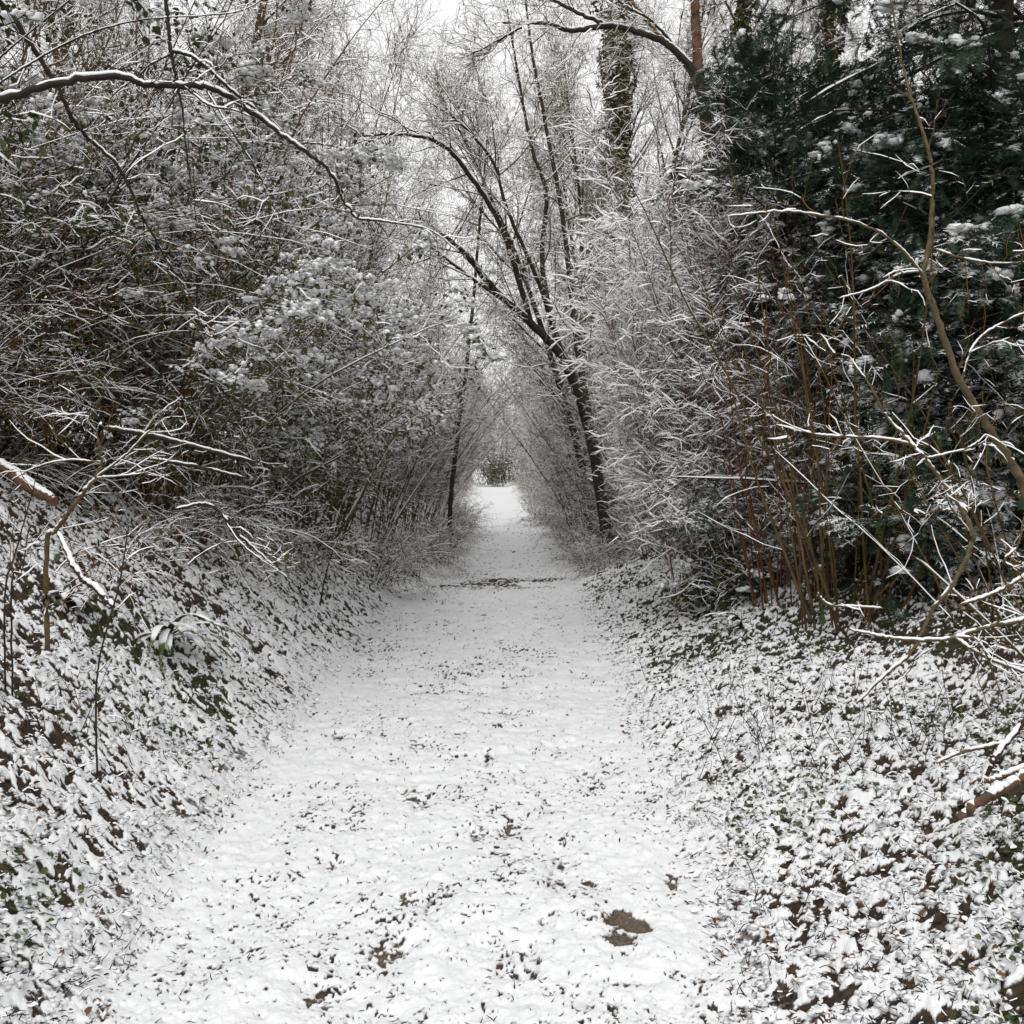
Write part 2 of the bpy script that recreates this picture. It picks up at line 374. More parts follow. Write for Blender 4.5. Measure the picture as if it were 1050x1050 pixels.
def levels(mb, p, r, lv, rng, sink=None):
    """branch repeatedly; lv is a list of dicts. returns the last twigs"""
    for L in lv:
        st, d, t, pr = spawn(p, r, L['n'], L.get('t0', .2), L.get('t1', 1), L.get('ang', (30, 65)), rng, L.get('flat', 0), L.get('up', 0))
        keep = rng.random(len(st)) < L.get('keep', 1); st, d, t, pr = st[keep], d[keep], t[keep], pr[keep]
        ln = rng.uniform(*L['len'], len(st)) * (1 - L.get('fade', .45) * t)
        K = L['K']; p = grow(st, d, ln, K, L.get('wig', .12) * 1.6, L.get('trop', (0, 0, 0)), rng)
        r0 = np.minimum(pr * .75, L['r']) * rng.uniform(.8, 1.1, len(st)); r = taper(len(st), K, r0, max(.0012, L['r'] * .3))
        twigs(mb, p, r, L.get('snow', .008), rng, L.get('gap', .33))
    return p, r
def blobs(mb, c, rad, flat=.65, rng=R, m=0, rough=.5):
    """small lumps of snow"""
    ph = np.linspace(0, PI, 5); V0 = [(0, 0, 1)]
    for q in ph[1:-1]:
        for k in range(6): a = k / 6 * 2 * PI + q; V0.append((math.sin(q) * math.cos(a), math.sin(q) * math.sin(a), math.cos(q)))
    V0.append((0, 0, -1)); V0 = np.array(V0)
    T = [(0, 1 + k, 1 + (k + 1) % 6) for k in range(6)]
    for rr in range(2):
        for k in range(6):
            a, b = 1 + rr * 6 + k, 1 + rr * 6 + (k + 1) % 6; T += [(a, a + 6, b + 6), (a, b + 6, b)]
    T += [(13 + k, 19, 13 + (k + 1) % 6) for k in range(6)]; T = np.array(T)
    n = len(c); s = np.asarray(rad)[:, None, None] * rng.uniform(1 - rough, 1 + rough, (n, 20, 1)) * rng.uniform(.6, 1.5, (n, 1, 3))
    V = V0[None] * s; V[..., 2] *= flat; V = V + c[:, None]
    mb.add(V, (T[None] + (np.arange(n) * 20)[:, None, None]).reshape(-1, 3), m)
def leaves(mb, p, ax, nm, size, wid=.34, m=0, fold=.12):
    """folded pointed leaves: two quads along a midrib"""
    ax = nrm(ax); nm = nrm(nm - ax * (nm * ax).sum(1, keepdims=True)); sd = np.cross(ax, nm); s = np.asarray(size)[:, None]
    def q(a, b, c): return p + s * (ax * a + sd * b + nm * c)
    V = np.stack([q(0, 0, 0), q(.3, wid, fold), q(.72, wid * .8, fold * .8), q(1, 0, -.05), q(.72, -wid * .8, fold * .8), q(.3, -wid, fold)], 1)
    b = (np.arange(len(p)) * 6)[:, None]
    F = np.concatenate([b + np.array([[0, 1, 2, 3]]), b + np.array([[0, 3, 4, 5]])])
    mb.add(V, F, np.concatenate([m, m]) if not np.isscalar(m) else m)
def rdir(n, rng=R, z=1.):
    v = rng.normal(0, 1, (n, 3)); v[:, 2] *= z; return nrm(v)

# ------------------------------------------------------------------ plant builders (each returns an Empty with parts)
def finish(root, parts):
    for nm, mb, mats, *sm in parts:
        if mb.n: mb.build(nm, mats, root, sm[0] if sm else True)
    return root
def shrub(name, label, cat, seed, n=18, h=4.5, r=.35, tilt=(4, 24), lean=(0, 0), stem_r=(.008, .02), wood=None, snow=.010, dens=1., K=11, droop=-.004, group=None, own_stems=False, gap=.25, lens=1., snowy_stem=.006):
    """many-stemmed bare shrub"""
    g = np.random.default_rng(seed); wood = wood or M_twig
    root = thing(name, label, cat, group=group)
    a = g.uniform(0, 2 * PI, n); q = r * np.sqrt(g.random(n)); st = np.stack([q * np.cos(a), q * np.sin(a), np.full(n, -.12)], 1)
    ti = np.radians(g.uniform(*tilt, n)); a2 = a + g.normal(0, .5, n)
    d = np.stack([np.sin(ti) * np.cos(a2) + lean[0] * .3, np.sin(ti) * np.sin(a2) + lean[1] * .3, np.cos(ti)], 1)
    ln = h * g.uniform(.55, 1.1, n); p = grow(st, d, ln, K, .05, (lean[0] * .09, lean[1] * .09, droop), g)
    rs = taper(n, K, g.uniform(*stem_r, n), .003)
    tw = MB(); D = lambda k: max(1, int(round(k * dens)))
    if own_stems:
        for i in range(n):
            mb = MB(); pp = spline(p[i], 3 * K); rr = np.interp(np.linspace(0, 1, 3 * K), np.linspace(0, 1, K + 1), rs[i])
            rod(mb, pp, rr, 6, 0, .12, seed + i); ridge(mb, pp, rr, .007, 1, seed + i, .35); mb.build('stem', [wood, M_snow], root)
    else:
        mb = MB(); twigs(mb, p, rs, snowy_stem, g, .2); mb.build('stems', [wood, M_snow], root)
    levels(tw, p, rs, [dict(n=D(15), up=.28, len=(.5 * lens, 1.3 * lens), K=6, r=.005, snow=snow, t0=.18, ang=(28, 62), wig=.12, gap=gap),
                       dict(n=D(8), len=(.18, .55), K=4, r=.0026, snow=snow, t0=.1, ang=(30, 65), wig=.14, gap=gap),
                       dict(n=4, len=(.07, .24), K=2, r=.0018, snow=snow * .85, t0=.1, ang=(30, 65), wig=.12, gap=gap)], g)
    tw.build('twigs', [wood, M_snow], root); return root
def tree(name, label, cat, seed, h=11, r0=.11, lean=(0, 0), nl=22, limb=(1.6, 3.6), first=.28, up=.35, snow=.0055, wood=None, bark=None, group=None, catkins=0, ivy=0, ivy_r=.3, dens=1., trunk_pts=None, trunk_r=None, wig=.035, sub=1.):
    g = np.random.default_rng(seed); wood = wood or M_twig; bark = bark or M_bark
    root = thing(name, label, cat, group=group)
    if trunk_pts is None:
        K = 14; p = grow(np.array([[0, 0, -.3]]), np.array([[lean[0] * .5, lean[1] * .5, 1.]]), np.array([float(h)]), K, wig, (lean[0] * .05, lean[1] * .05, .01), g)
        pp = spline(p[0], 42); rr = np.interp(np.linspace(0, 1, 42), [0, .03, .1, .6, 1], [r0 * 1.5, r0 * 1.2, r0, r0 * .55, .01])
    else:
        pp = spline(trunk_pts, 60); rr = np.interp(np.linspace(0, 1, 60), np.linspace(0, 1, len(trunk_r)), trunk_r)
    mb = MB(); rod(mb, pp, rr, 10, 0, .14, seed); ridge(mb, pp, rr, .02, 1, seed, .35); mb.build('trunk', [bark, M_snow], root)
    P1 = pp[None]; R1 = rr[None]
    cr = MB(); st, d, t, pr = spawn(P1, R1, nl, first, .99, (35, 62), g, .2, up)
    ln = g.uniform(*limb, len(st)) * (1 - .5 * t); K = 8
    p1 = grow(st, d, ln, K, .07, (lean[0] * .02, lean[1] * .02, up * .05), g); r1 = taper(len(st), K, np.minimum(pr * .6, .03), .004)
    twigs(cr, p1, r1, .014, g, .15)
    D = lambda k: max(1, int(round(k * dens)))
    pl, rl = levels(cr, p1, r1, [dict(n=D(11), len=(.45 * sub, 1.3 * sub), K=6, r=.008, snow=snow, t0=.12, ang=(25, 60), wig=.10, up=up * .4),
                        dict(n=D(7), len=(.2, .6), K=4, r=.0035, snow=snow, t0=.1, ang=(28, 62), wig=.12),
                        dict(n=4, len=(.08, .28), K=2, r=.002, snow=snow * .85, t0=.1, ang=(28, 62), wig=.12)], g)
    cr.build('crown', [wood, M_snow], root)
    if catkins:
        i = g.integers(0, len(pl), catkins); c = pl[i, -1]; ck = MB()
        q = grow(c, np.tile((0, 0, -1.), (catkins, 1)), g.uniform(.04, .08, catkins), 2, .08, (0, 0, 0), g)
        twigs(ck, q, np.tile(np.array([.002, .0045, .003]), (catkins, 1)), 0, g); ck.build('catkins', [M_catkin], root)
    if ivy:
        iv = MB(); t = g.random(ivy); ip = np.stack([np.interp(t, np.linspace(0, 1, len(pp)), pp[:, k]) for k in range(3)], 1)
        a = g.uniform(0, 2 * PI, ivy); prof = .55 + .45 * np.sin(t * 23 + np.sin(a) * 2) * .6 + .3 * np.sin(t * 61 + a * 2)
        q = ivy_r * np.sqrt(g.uniform(.25, 1, ivy)) * np.clip(prof, .3, 1.3) * np.interp(t, [0, .85, 1], [1, .9, .3])
        o = np.stack([np.cos(a), np.sin(a), g.normal(0, .2, ivy)], 1); ip = ip + o * q[:, None]
        ax = nrm(o * .4 + np.array((0, 0, -.7)) + rdir(ivy, g) * .5); leaves(iv, ip, ax, nrm(o * .6 + np.array((0, 0, .7)) + rdir(ivy, g) * .4), g.uniform(.06, .12, ivy), .42)
        iv.build('ivy', [M_ivy_trunk], root)
    return root
def leafy(name, label, cat, seed, h=3., w=1.3, n=26, lf=9000, clumps=1500, lmat=None, wood=None, lsize=(.03, .055), snow=.009, lean=(0, 0), csize=(.015, .05), group=None, lw=.36, hang=.15):
    """evergreen shrub weighed down with snow: stems, twigs, leaves and lumps of snow on its outside"""
    g = np.random.default_rng(seed); wood = wood or M_twig; lmat = lmat or M_ever
    root = thing(name, label, cat, group=group)
    a = g.uniform(0, 2 * PI, n); st = np.stack([.3 * w * np.cos(a) * g.random(n), .3 * w * np.sin(a) * g.random(n), np.full(n, -.12)], 1)
    ti = np.radians(g.uniform(3, 34, n)); d = np.stack([np.sin(ti) * np.cos(a) + lean[0] * .4, np.sin(ti) * np.sin(a) + lean[1] * .4, np.cos(ti)], 1)
    K = 10; p = grow(st, d, h * g.uniform(.6, 1.1, n), K, .09, (lean[0] * .07, lean[1] * .07, -.035), g); r = taper(n, K, g.uniform(.007, .014, n), .003)
    s = MB(); twigs(s, p, r, .006, g); s.build('stems', [wood, M_snow], root)
    tw = MB(); p1, r1 = levels(tw, p, r, [dict(n=13, len=(.35 * w, .9 * w), K=6, r=.004, snow=snow, t0=.15, ang=(30, 70), wig=.16, trop=(0, 0, -.07)),
                                    dict(n=7, len=(.12, .42), K=4, r=.002, snow=snow, t0=.1, ang=(30, 70), wig=.16, trop=(0, 0, -.05))], g)
    tw.build('twigs', [wood, M_snow], root)
    i = g.integers(0, len(p1), lf); k = g.integers(0, 5, lf); lp = p1[i, k] + g.normal(0, .012, (lf, 3))
    ax = nrm(rdir(lf, g) + np.array((0, 0, -hang * 2))); nm = nrm(np.array((0, 0, 1.)) + rdir(lf, g) * .65)
    lv = MB(); leaves(lv, lp, ax, nm, g.uniform(*lsize, lf), lw); lv.build('leaves', [lmat], root)
    # snow lumps where nothing lies above: top of each column of twigs
    allp = p1.reshape(-1, 3); cell = np.floor(allp[:, :2] / .13).astype(int); key = cell[:, 0] * 10007 + cell[:, 1]
    o = np.lexsort((-allp[:, 2], key)); ks = key[o]; rank = np.arange(len(o)) - np.maximum.accumulate(np.where(np.r_[True, ks[1:] != ks[:-1]], np.arange(len(o)), 0))
    top = allp[o[rank < 4]]; nc = max(20, clumps // 11); cc = top[g.integers(0, len(top), nc)]; c = cc[g.integers(0, nc, clumps)] + g.normal(0, 1, (clumps, 3)) * np.array((.04, .04, .014))
    b = MB(); blobs(b, c, g.uniform(csize[0], csize[1], clumps) * g.uniform(.5, 1, clumps), .5, g); b.build('snow_clumps', [M_snow], root)
    return root
def conifer(name, label, cat, seed, h=11, spread=2.6, nb=120, nsec=12, nter=6, z0=.2, el=(-12, 12), droop=-.03, m=None, trunk_r=.16, needle=(.03, .055), clumps=1400, multi=1, shape=.8, lean=(0, 0)):
    g = np.random.default_rng(seed); m = m or M_needle
    root = thing(name, label, cat)
    K = 9; starts = []; Ps = []; Rs = []; tk = MB()
    for s in range(multi):
        b = np.array([[g.normal(0, .12) * (multi > 1), g.normal(0, .12) * (multi > 1), -.3]])
        p = grow(b, np.array([[g.normal(0, .12 if multi > 1 else .01) + lean[0], g.normal(0, .12 if multi > 1 else .01), 1.]]), np.array([h * (1 if s == 0 else g.uniform(.7, .95))]), K, .02, (0, 0, 0), g)
        pp = spline(p[0], 40); rr = np.linspace(trunk_r, .012, 40); rod(tk, pp, rr, 9, 0, .1, seed + s); Ps.append(pp); Rs.append(rr)
    tk.build('trunk', [M_bark], root)
    Ps = np.stack(Ps); Rs = np.stack(Rs); per = nb // multi
    st, d, t, pr = spawn(Ps, Rs, per, z0, .985, (60, 90), g)
    az = g.uniform(0, 2 * PI, len(st)); e = np.radians(g.uniform(*el, len(st)) + 40 * np.maximum(t - .75, 0) / .25)
    d = np.stack([np.cos(az) * np.cos(e), np.sin(az) * np.cos(e), np.sin(e)], 1)
    ln = spread * (1 - np.clip((t - z0) / (1 - z0), 0, 1)) ** shape * g.uniform(.65, 1.12, len(st)) + .25
    p = grow(st, d, ln, 9, .05, (0, 0, droop), g); r = taper(len(st), 9, np.minimum(pr * .5, .022), .004)
    br = MB(); twigs(br, p, r, .014, g, .55)
    st2, d2, t2, pr2 = spawn(p, r, nsec, .12, 1, (38, 62), g, .85)
    l2 = (.42 * ln.repeat(nsec)) * (1 - .7 * t2) * g.uniform(.7, 1.2, len(st2)) + .10
    p2 = grow(st2, d2, l2, 6, .07, (0, 0, droop * 1.6), g); r2 = taper(len(st2), 6, .004, .002); twigs(br, p2, r2, .006, g, .88)
    br.build('branches', [M_twig_dark, M_snow], root)
    st3, d3, t3, _ = spawn(p2, r2, nter, .1, 1, (32, 58), g, .8); d3 = nrm(d3 + np.array((0, 0, -.12)))
    l3 = g.uniform(.09, .2, len(st3)); p3 = grow(st3, d3, l3, 3, .08, (0, 0, droop * 2), g)
    # needles in a flat spray on both sides of each shoot, plus along the secondary twigs
    nd = MB()
    def comb(pp, per):
        Nn, K1 = pp.shape[:2]; T, S, U = frames(pp); tt = np.linspace(.05, 1, per); f = tt * (K1 - 1); k = np.minimum(f.astype(int), K1 - 2); w = (f - k)[None, :, None]
        c = pp[:, k] * (1 - w) + pp[:, k + 1] * w; Tk, Sk, Uk = T[:, k], S[:, k], U[:, k]
        for sgn in (-1, 1):
            dv = nrm(Tk * .7 + sgn * Sk * .8 + Uk * g.normal(0, .3, (Nn, per, 1))); L = g.uniform(*needle, (Nn, per, 1)); wv = Tk * .0058
            V = np.stack([c - wv, c + wv, c + dv * L], 2)
            mbf = np.arange(Nn * per * 3).reshape(-1, 3); nd.add(V, mbf)
    comb(p3, 11); comb(p2, 14); nd.build('needles', [m], root, False)
    allp = np.concatenate([p[:, 3:].reshape(-1, 3), p2[:, 1:].reshape(-1, 3)]); c = allp[g.integers(0, len(allp), clumps)] + np.array((0, 0, .012))
    c0 = g.integers(0, len(p2), clumps // 9 + 1); kk = g.integers(0, len(c0), clumps); tt = g.integers(1, 7, clumps)   # snow pads along a few boughs
    c = p2[c0[kk], tt] + g.normal(0, .018, (clumps, 3)) + np.array((0, 0, .014))
    b = MB(); blobs(b, c, g.uniform(.02, .06, clumps) * g.uniform(.5, 1, clumps), .5, g); b.build('snow_clumps', [M_snow], root)
    return root
def bramble(name, label, cat, seed, n=40, length=(1.4, 2.6), heading=0., spread=.6, snow=.012, wood=None, elev=(25, 65), sag=-.16, base=.35, lf=0, group=None):
    g = np.random.default_rng(seed); wood = wood or M_twig
    root = thing(name, label, cat, group=group)
    st = np.stack([g.normal(0, base, n), g.normal(0, base, n), np.full(n, -.1)], 1); az = heading + g.normal(0, spread, n); e = np.radians(g.uniform(*elev, n))
    d = np.stack([np.cos(az) * np.cos(e), np.sin(az) * np.cos(e), np.sin(e)], 1)
    K = 12; p = grow(st, d, g.uniform(*length, n), K, .06, (0, 0, sag), g); r = taper(n, K, .0045, .0018)
    s = MB(); twigs(s, p, r, snow, g, .3); s.build('canes', [wood, M_snow], root)
    tw = MB(); p1, _ = levels(tw, p, r, [dict(n=9, len=(.15, .6), K=5, r=.003, snow=snow, t0=.2, ang=(25, 60), wig=.12, trop=(0, 0, -.06)),
                                         dict(n=4, len=(.05, .2), K=3, r=.0018, snow=snow * .8, ang=(30, 65), wig=.12)], g)
    tw.build('twigs', [wood, M_snow], root)
    if lf:
        i = g.integers(0, len(p1), lf); lp = p1[i, g.integers(0, 4, lf)]; lv = MB()
        leaves(lv, lp, nrm(rdir(lf, g) + np.array((0, 0, -.4))), nrm(rdir(lf, g) * .7 + np.array((0, 0, 1.))), g.uniform(.03, .06, lf), .4); lv.build('leaves', [M_ivy], root)
    return root
def put(o, x, y, rot=0., s=1., dz=0., tilt=(0, 0)):
    o.location = (x, y, gz(x, y) + dz); o.rotation_euler = (tilt[0], tilt[1], rot); o.scale = (s, s, s); return o

exec_parts = []
# ------------------------------------------------------------------ hero trees and limbs, drawn from their own courses in space
def limb_set(name, label, cat, parts, seed, wood, lv=None, wood_t=None, snowd=.012, extra=None):
    """a branching woody thing from explicit courses: parts = [(part name, points, radii)]; twigs spring from all of them"""
    g = np.random.default_rng(seed)
    if cat == 'sapling':                                             # root it in the ground below its lowest drawn point
        f = np.asarray(parts[0][1][0]); z = gz(f[0], f[1]) - .06
        if f[2] > z + .05: parts = [(parts[0][0], [np.array((f[0] - .02, f[1] + .03, z))] + list(parts[0][1]), [parts[0][2][0] * 1.1] + list(parts[0][2]))] + list(parts[1:])
    base = np.asarray(parts[0][1][0]); root = thing(name, label, cat, loc=tuple(base)); tw = MB()
    for i, (pn, pts, rad) in enumerate(parts):
        n = max(14, len(pts) * 9); pp = spline(np.asarray(pts) - base, n); pp = pp + g.normal(0, .0022, pp.shape) * min(np.asarray(rad).max() / .012, 1.6)
        rr = np.interp(np.linspace(0, 1, n), np.linspace(0, 1, len(rad)), rad)
        mb = MB(); rod(mb, pp, rr, 9, 0, .15, seed + i); ridge(mb, pp, rr, min(snowd, snowd * .4 + rr.mean() * .6), 1, seed + i, .12); mb.build(pn, [wood, M_snow], root)
        if lv:
            k = max(4, n // 3); q = spline(pp, k)[None]; qr = np.interp(np.linspace(0, 1, k), np.linspace(0, 1, n), rr)[None]
            levels(tw, q, qr, lv, g)
    if tw.n: tw.build('twigs', [wood_t or wood, M_snow], root)
    return root
LV_FINE = [dict(n=16, len=(.3, 1.0), K=6, r=.005, snow=.009, t0=.15, ang=(25, 60), wig=.12), dict(n=7, len=(.12, .45), K=4, r=.0026, snow=.009, ang=(30, 60), wig=.13), dict(n=4, len=(.06, .2), K=2, r=.0018, snow=.008, ang=(30, 60))]

# the arching tree at the right of the path
D0 = 17.0
arch = limb_set('arching_tree', 'dark leaning tree with limbs arching left over the path, snow on its upper sides', 'tree', [
    ('trunk', [P(632, 572, D0), P(622, 545, D0), P(604, 440, D0 - .3), P(578, 370, D0 - .7), P(545, 332, D0 - 1), P(510, 300, D0 - 1.4), P(478, 262, D0 - 1.8), P(448, 238, D0 - 2), P(405, 226, D0 - 2.3)], [.15, .105, .088, .076, .062, .052, .042, .03, .014]),
    ('limb', [P(600, 425, D0 - .3), P(570, 345, D0), P(556, 270, D0 + .3), P(560, 200, D0 + .4), P(545, 150, D0 + .4), P(530, 70, D0 + .4), P(520, 10, D0 + .3)], [.07, .055, .042, .034, .028, .02, .012]),
    ('limb', [P(606, 440, D0 - .2), P(590, 340, D0 + .4), P(578, 230, D0 + .6), P(560, 130, D0 + .8), P(545, 50, D0 + .8), P(536, -30, D0 + .8)], [.065, .05, .04, .032, .024, .015]),
    ('limb', [P(545, 332, D0 - 1), P(515, 235, D0 - 1.5), P(478, 175, D0 - 1.9), P(452, 148, D0 - 2.2), P(415, 138, D0 - 2.6), P(360, 140, D0 - 3)], [.045, .04, .035, .028, .02, .010]),
    ('limb', [P(520, 310, D0 - 1.2), P(480, 282, D0 - .8), P(440, 252, D0 - .5), P(415, 246, D0 - .3)], [.036, .03, .022, .010]),
    ('limb', [P(572, 362, D0 - .6), P(556, 300, D0 - 1.2), P(520, 215, D0 - 1.6), P(505, 165, D0 - 1.8), P(470, 125, D0 - 2), P(440, 105, D0 - 2.1)], [.036, .032, .026, .022, .016, .008]),
], 101, M_bark, [dict(n=12, len=(.7, 2.2), K=8, r=.012, snow=.012, t0=.22, ang=(25, 65), wig=.1, trop=(-.02, 0, 0)), dict(n=7, len=(.25, .9), K=5, r=.004, snow=.008, ang=(30, 62), wig=.12),
                  dict(n=5, len=(.1, .4), K=3, r=.0022, snow=.008, ang=(30, 62), wig=.12), dict(n=3, len=(.06, .2), K=2, r=.002, snow=.008)], M_twig)
# the limb that hangs in from the upper left
hang = limb_set('overhanging_branch', 'long dark snow-topped branch hanging in from the upper left corner', 'branch', [
    ('limb', [P(-60, 112, 4.2), P(0, 102, 4.2), P(55, 86, 4.2), P(120, 78, 4.2), P(150, 87, 4.2), P(188, 88, 4.2), P(222, 92, 4.2), P(262, 118, 4.25), P(305, 150, 4.3), P(336, 174, 4.35), P(352, 205, 4.4), P(366, 224, 4.45)], [.017, .0155, .0145, .0135, .012, .0125, .011, .0095, .0085, .007, .005, .004]),
    ('branch', [P(176, 52, 4.25), P(200, 60, 4.2), P(232, 88, 4.25), P(262, 112, 4.3)], [.007, .007, .006, .004]),
    ('branch', [P(168, -30, 4.2), P(172, 20, 4.2), P(175, 52, 4.2), P(181, 82, 4.2), P(188, 120, 4.2), P(193, 170, 4.2), P(203, 232, 4.2)], [.009, .0085, .008, .006, .004, .003, .0015]),
    ('branch', [P(188, 88, 4.2), P(215, 108, 4.1), P(240, 113, 4.1), P(262, 122, 4.1)], [.005, .004, .003, .002]),
    ('branch', [P(212, 93, 4.2), P(235, 130, 4.1), P(262, 172, 4.05), P(278, 208, 4.0), P(293, 228, 4.0)], [.004, .0035, .003, .002, .0012]),
    ('branch', [P(176, 55, 4.2), P(152, 68, 4.3), P(142, 80, 4.35)], [.004, .003, .002]),
    ('branch', [P(366, 224, 4.45), P(400, 228, 4.5), P(440, 236, 4.55), P(470, 258, 4.6)], [.0045, .004, .003, .0015]),
], 103, M_twig_dark, [dict(n=6, len=(.12, .5), K=6, r=.0025, snow=.004, t0=.3, ang=(40, 80), wig=.12, trop=(0, 0, -.08)), dict(n=3, len=(.05, .2), K=3, r=.0015, snow=.003, wig=.12)], M_twig_dark, .010)
limb_set('leaning_stem', 'thin dark stem slanting down from the upper left corner behind the overhanging branch', 'stem', [
    ('stem', [P(-10, -10, 5.4), P(20, 28, 5.5), P(52, 78, 5.6), P(80, 130, 5.7), P(120, 170, 5.8), P(146, 222, 5.9), P(172, 268, 6.0), P(200, 318, 6.1), P(215, 345, 6.1)], [.016, .015, .013, .011, .009, .007, .006, .0045, .003])],
    104, M_twig_dark, [dict(n=18, len=(.15, .8), K=6, r=.004, snow=.007, t0=.1, ang=(35, 75), wig=.12), dict(n=5, len=(.06, .3), K=3, r=.002, snow=.006)], M_twig)
limb_set('leaning_stem', 'thin bare stem crossing from top centre left down towards the corner above the snowy thicket', 'stem', [
    ('stem', [P(300, -30, 5.0), P(250, 10, 5.0), P(150, 20, 4.8), P(90, 35, 4.7), P(40, 60, 4.7), P(0, 85, 4.6), P(-40, 110, 4.6)], [.0018, .0024, .003, .0036, .0042, .0048, .0054])],
    105, M_twig_dark, [dict(n=16, len=(.15, .7), K=6, r=.002, snow=.003, t0=.05, ang=(35, 80), wig=.12, trop=(0, 0, -.05)), dict(n=4, len=(.06, .25), K=3, r=.0015, snow=.003)], M_twig_dark, .004)
limb_set('overhanging_branch', 'snow-lined branch curving across the top between the ivy-clad trunks', 'branch', [
    ('limb', [P(722, 120, 11), P(716, 80, 11), P(690, 50, 11), P(664, 36, 11), P(625, 27, 11), P(585, 31, 11), P(560, 24, 11), P(516, 24, 11)], [.05, .042, .038, .034, .03, .026, .02, .008]),
    ('branch', [P(625, 27, 11), P(590, 12, 11), P(560, -5, 11), P(540, -20, 11)], [.022, .02, .015, .01]),
    ('branch', [P(700, 60, 11), P(672, 25, 11), P(640, 5, 11), P(615, -15, 11)], [.018, .015, .012, .008]),
    ('branch', [P(535, 28, 11), P(510, 42, 11), P(486, 55, 11)], [.012, .01, .005])],
    106, M_bark, LV_FINE, M_twig)
limb_set('bare_tree', 'slim orange-brown trunk beside the ivy-covered trunk at upper right', 'tree', [
    ('trunk', [P(742, 420, 13), P(736, 250, 13), P(726, 140, 13), P(716, 70, 13), P(713, 10, 13), P(708, -60, 13)], [.10, .09, .08, .065, .06, .05]),
    ('limb', [P(726, 135, 13), P(714, 85, 13.1), P(694, 55, 13.2), P(670, 30, 13.3), P(640, -10, 13.4)], [.05, .045, .035, .03, .02]),
    ('limb', [P(728, 150, 13), P(742, 130, 12.8), P(770, 122, 12.6), P(790, 118, 12.5)], [.03, .024, .016, .006])],
    107, M_bark_orange, LV_FINE, M_twig)
# right edge: the pale brown sapling in front of the conifer
limb_set('sapling', 'pale brown sapling with a forked trunk in front of the dark conifer', 'sapling', [
    ('trunk', [P(1075, 720, 5.2), P(1072, 600, 5.2), P(1050, 500, 5.2), P(1022, 452, 5.2), P(985, 392, 5.2), P(962, 330, 5.2), P(946, 282, 5.2)], [.034, .030, .025, .020, .0175, .0165, .015]),
    ('limb', [P(946, 282, 5.2), P(954, 240, 5.2), P(956, 180, 5.2), P(950, 148, 5.2), P(936, 105, 5.25), P(925, 65, 5.3), P(914, 0, 5.3), P(905, -40, 5.3)], [.013, .0115, .0095, .008, .0065, .005, .0035, .002]),
    ('limb', [P(946, 282, 5.2), P(930, 262, 5.15), P(905, 240, 5.1), P(870, 226, 5.0), P(830, 219, 5.0), P(795, 217, 4.95), P(745, 222, 4.9)], [.008, .007, .006, .0055, .005, .004, .002]),
    ('branch', [P(944, 278, 5.2), P(920, 282, 5.1), P(895, 296, 5.05), P(860, 306, 5.0)], [.005, .005, .004, .002]),
    ('branch', [P(958, 255, 5.2), P(985, 264, 5.1), P(1020, 270, 5.0), P(1060, 268, 5.0)], [.005, .005, .004, .003]),
    ('branch', [P(985, 392, 5.2), P(1000, 352, 5.3), P(1030, 330, 5.35), P(1065, 315, 5.4)], [.006, .005, .004, .002])],
    108, M_bark_olive, [dict(n=7, len=(.15, .6), K=6, r=.003, snow=.004, t0=.2, ang=(30, 65), wig=.13), dict(n=4, len=(.06, .25), K=3, r=.0018, snow=.004)], M_twig, .006)
limb_set('overhanging_branch', 'curved branch thick with snow bending down to the ground at right', 'branch', [
    ('limb', [P(878, 722, 4.3), P(905, 695, 4.3), P(935, 668, 4.3), P(955, 628, 4.3), P(978, 597, 4.3), P(994, 565, 4.3), P(996, 543, 4.3), P(982, 515, 4.35), P(965, 492, 4.4), P(948, 470, 4.4), P(932, 452, 4.45), P(908, 425, 4.5), P(892, 395, 4.5), P(870, 365, 4.6)], [.004, .006, .007, .0085, .0095, .0105, .0105, .010, .009, .008, .007, .005, .004, .002]),
    ('branch', [P(932, 455, 4.45), P(905, 450, 4.4), P(870, 448, 4.35), P(840, 446, 4.3), P(818, 440, 4.3)], [.006, .006, .005, .004, .002]),
    ('branch', [P(950, 470, 4.4), P(985, 462, 4.4), P(1000, 455, 4.4), P(1012, 445, 4.4)], [.005, .004, .003, .002]),
    ('branch', [P(996, 548, 4.3), P(975, 520, 4.25), P(970, 505, 4.2)], [.004, .003, .002])],
    109, M_bark_olive, [dict(n=6, len=(.1, .5), K=6, r=.003, snow=.0045, t0=.15, ang=(35, 70), wig=.16), dict(n=3, len=(.05, .2), K=3, r=.0018, snow=.008)], M_twig, .006)
